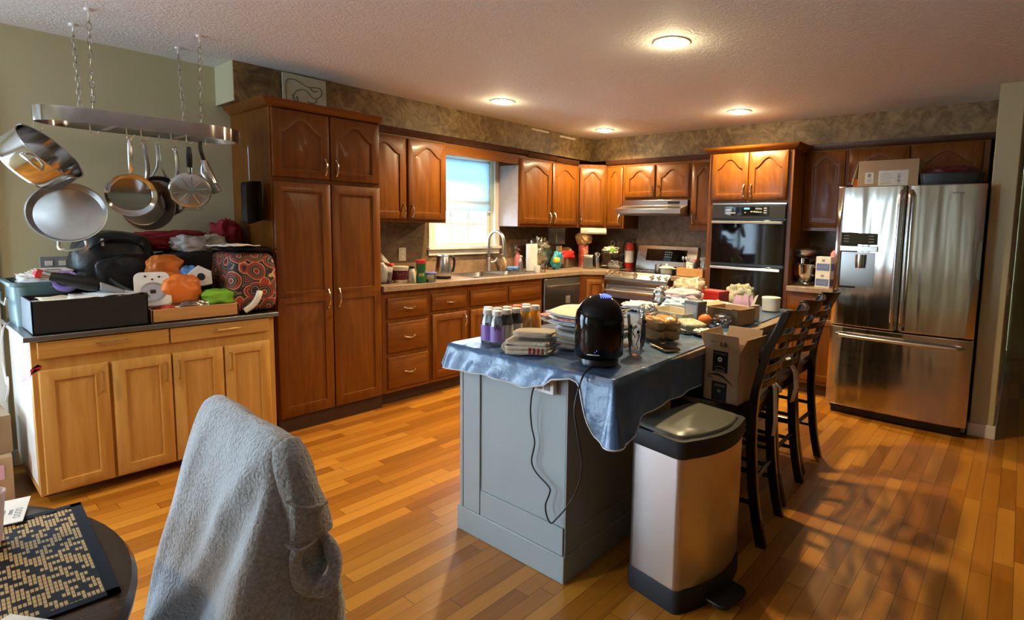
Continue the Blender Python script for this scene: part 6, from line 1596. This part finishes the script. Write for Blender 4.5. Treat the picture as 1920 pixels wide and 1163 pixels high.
g = G(); g.box(x0, x1, y0, y0+k, KT, KT+h); g.box(x0, x1, y1-k, y1, KT, KT+h); g.box(x0, x0+k, y0, y1, KT, KT+h); g.box(x1-k, x1, y0, y1, KT, KT+h); g.box(x0, x1, y0, y1, KT, KT+k); g.done('tray', 'traywood', t, bev=.002)
items = [('snack_bag', 'large orange snack bag in the wooden tray', 'bag', 'orange', (.60, -4.455, KT+.012), .085, .105, .235, 141, .35), ('snack_bag', 'smaller shiny orange wrapper above the large orange bag', 'bag', 'orange', (.435, -4.475, KT+.215), .05, .085, .13, 142, .5),
         ('green_pouch', 'lime green fabric pouch at the front of the wooden tray', 'pouch', 'lime', (.66, -4.285, KT+.06), .06, .085, .095, 143, .4), ('clear_packets', 'crumpled clear packets along the front of the wooden tray', 'packet', 'bluefilm', (.69, -4.415, KT+.012), .04, .10, .095, 144, .5),
         ('red_wrapper', 'red wrapper tucked between the white device and clear packets', 'wrapper', 'red', (.69, -4.54, KT+.012), .035, .05, .075, 145, .5), ('gray_pouch', 'dark gray pouch under the green pouch in the tray', 'pouch', 'grayplastic', (.58, -4.30, KT+.012), .12, .075, .10, 146, .3),
         ('blue_wrap', 'bright blue wrapper behind the white box with a hole', 'wrapper', 'slush', (.46, -4.36, KT+.15), .04, .05, .13, 147, .5), ('storage_case', 'large black soft case under the maroon clothes', 'case', 'blackmat', (.26, -4.30, KT), .15, .185, .355, 148, .08)]
for nm, lb, ct, mt_, c, sx, sy, hh, sd, am in items:
    g = G(); g.blob(c, sx, sy, hh, sd, am*.75, 2.1, .7 if nm != 'storage_case' else .35, 40, 24, ridge=.2 if am > .2 else 0); one(g, nm, lb, ct, mt_, ang=70, sub=1)
t = thing('white_box', 'white faceted box with a dark oval hole beside the orange bag', 'box', (.545, -4.345, KT+.215)); t.rotation_euler = (R(10), R(-12), R(-8))
g = G(); pg = [(-.062, -.055), (.055, -.055), (.068, .02), (.012, .068), (-.068, .018)]; g.rings([[(-.045, y, z) for y, z in pg], [(.045, y, z) for y, z in pg]]); g.done('carton', 'white', t, world=False, bev=.003)
g = G(); g.f([g.v((.0458, .010+.020*math.cos(a), -.002+.022*math.sin(a))) for a in [2*PI*k/20 for k in range(20)]]); g.done('hole', 'blackmat', t, world=False)
def quilt():
    t = thing('quilted_bag', 'quilted paisley tote bag against the pantry side', 'bag', (.50, -4.09, KT))
    g = G(); out = []
    for z, i in ((0, .02), (.03, 0), (.14, -.008), (.28, -.004), (.345, .008), (.365, .03)):
        out.append([(x+.008*noise.noise(Vector((x*12, y*12, z*8))), y+.006*noise.noise(Vector((x*9, y*9, z*9+4))), KT+z) for x, y in rrect(.34+i, .715-i*1.2, -4.225+i, -3.972-i, .05)])
    g.rings(out); g.done('tote', 'quilt', t, sub=1)
    g = G(); g.tube(smooth([(.73, -4.17, KT+.02), (.738, -4.13, KT+.05), (.738, -4.10, KT+.09), (.725, -4.08, KT+.13)]), .018, 6); g.done('handle_strap', 'cream', t)
quilt()
def sheet(nm, lb, mt_, c, sx, sy, rz, sd, amp, cat='paper', n=12):
    g = G(); g.grid(lambda u, v: ((u-.5)*2*sx, (v-.5)*2*sy, amp*noise.noise(Vector((u*3+sd, v*3, sd)))+amp), n, n)
    o = g.done(nm, mt_, None, solid=.004); o.location = c; o.rotation_euler = (0, 0, R(rz)); return tag(o, lb, cat)
sheet('plastic_sleeve', 'dark blue glossy magazine sleeve on top of the paisley bag', 'matedge', (.54, -4.09, KT+.372), .16, .125, 3, 4, .012, 'magazine')
o = sheet('newspaper_flyer', 'white printed flyer hanging over the edge of the paisley bag', 'paperw', (.60, -4.17, KT+.392), .11, .09, 20, 7, .014)
G().box(-.06, .03, -.06, .02, .016, .019).done('printed_block', 'grayink', o, world=False)
cl = [('maroon_sweater', 'maroon sweater lying across the black soft case', 'redcloth', (.17, -4.36, KT+.355), .11, .19, .125, 151), ('white_cloth', 'white cloth bundled on the maroon sweater', 'whitecloth', (.28, -4.30, KT+.355), .07, .10, .10, 152),
      ('red_garment', 'bright red garment piled highest near the pantry', 'redcloth', (.18, -4.06, KT+.30), .10, .085, .25, 153), ('dark_scarf', 'dark scarf bunched behind the paisley bag', 'nylon', (.24, -4.07, KT+.02), .16, .095, .37, 154), ('cream_scarf', 'cream knitted strip between red garment and white cloth', 'cream', (.27, -4.17, KT+.36), .05, .07, .10, 155)]
for nm, lb, mt_, c, sx, sy, hh, sd in cl:
    g = G(); g.blob(c, sx, sy, hh, sd, .4, 2.4, .7, 44, 26, ridge=.35); one(g, nm, lb, 'clothing', mt_, ang=80)
# white cord by the patio casing, cartons on the floor
tag(G().tube(smooth([(.28, -5.10, KT+.01), (.30, -5.125, KT-.01), (.18, -5.125, KT-.10), (.12, -5.122, .60), (.25, -5.125, .52), (.30, -5.125, .57), (.32, -5.13, .50), (.20, -5.13, .42)]), .004, 6).done('white_cable', 'whitecord'), 'white cable hanging beside the maple cabinet', 'cable')
t = boxthing('carton_box', 'upper brown carton stacked on the floor beside the maple cabinet', 'box', (.30, -5.33, .226), (.36, .36, .19), 3, 'carddark')
t = boxthing('carton_box', 'lower brown carton on the floor beside the maple cabinet', 'box', (.32, -5.335, 0), (.42, .38, .225), -2, 'card')
G().box(.2105, .212, -.12, .16, .12, .19).done('pink_label', 'pinkpaper', t, world=False)
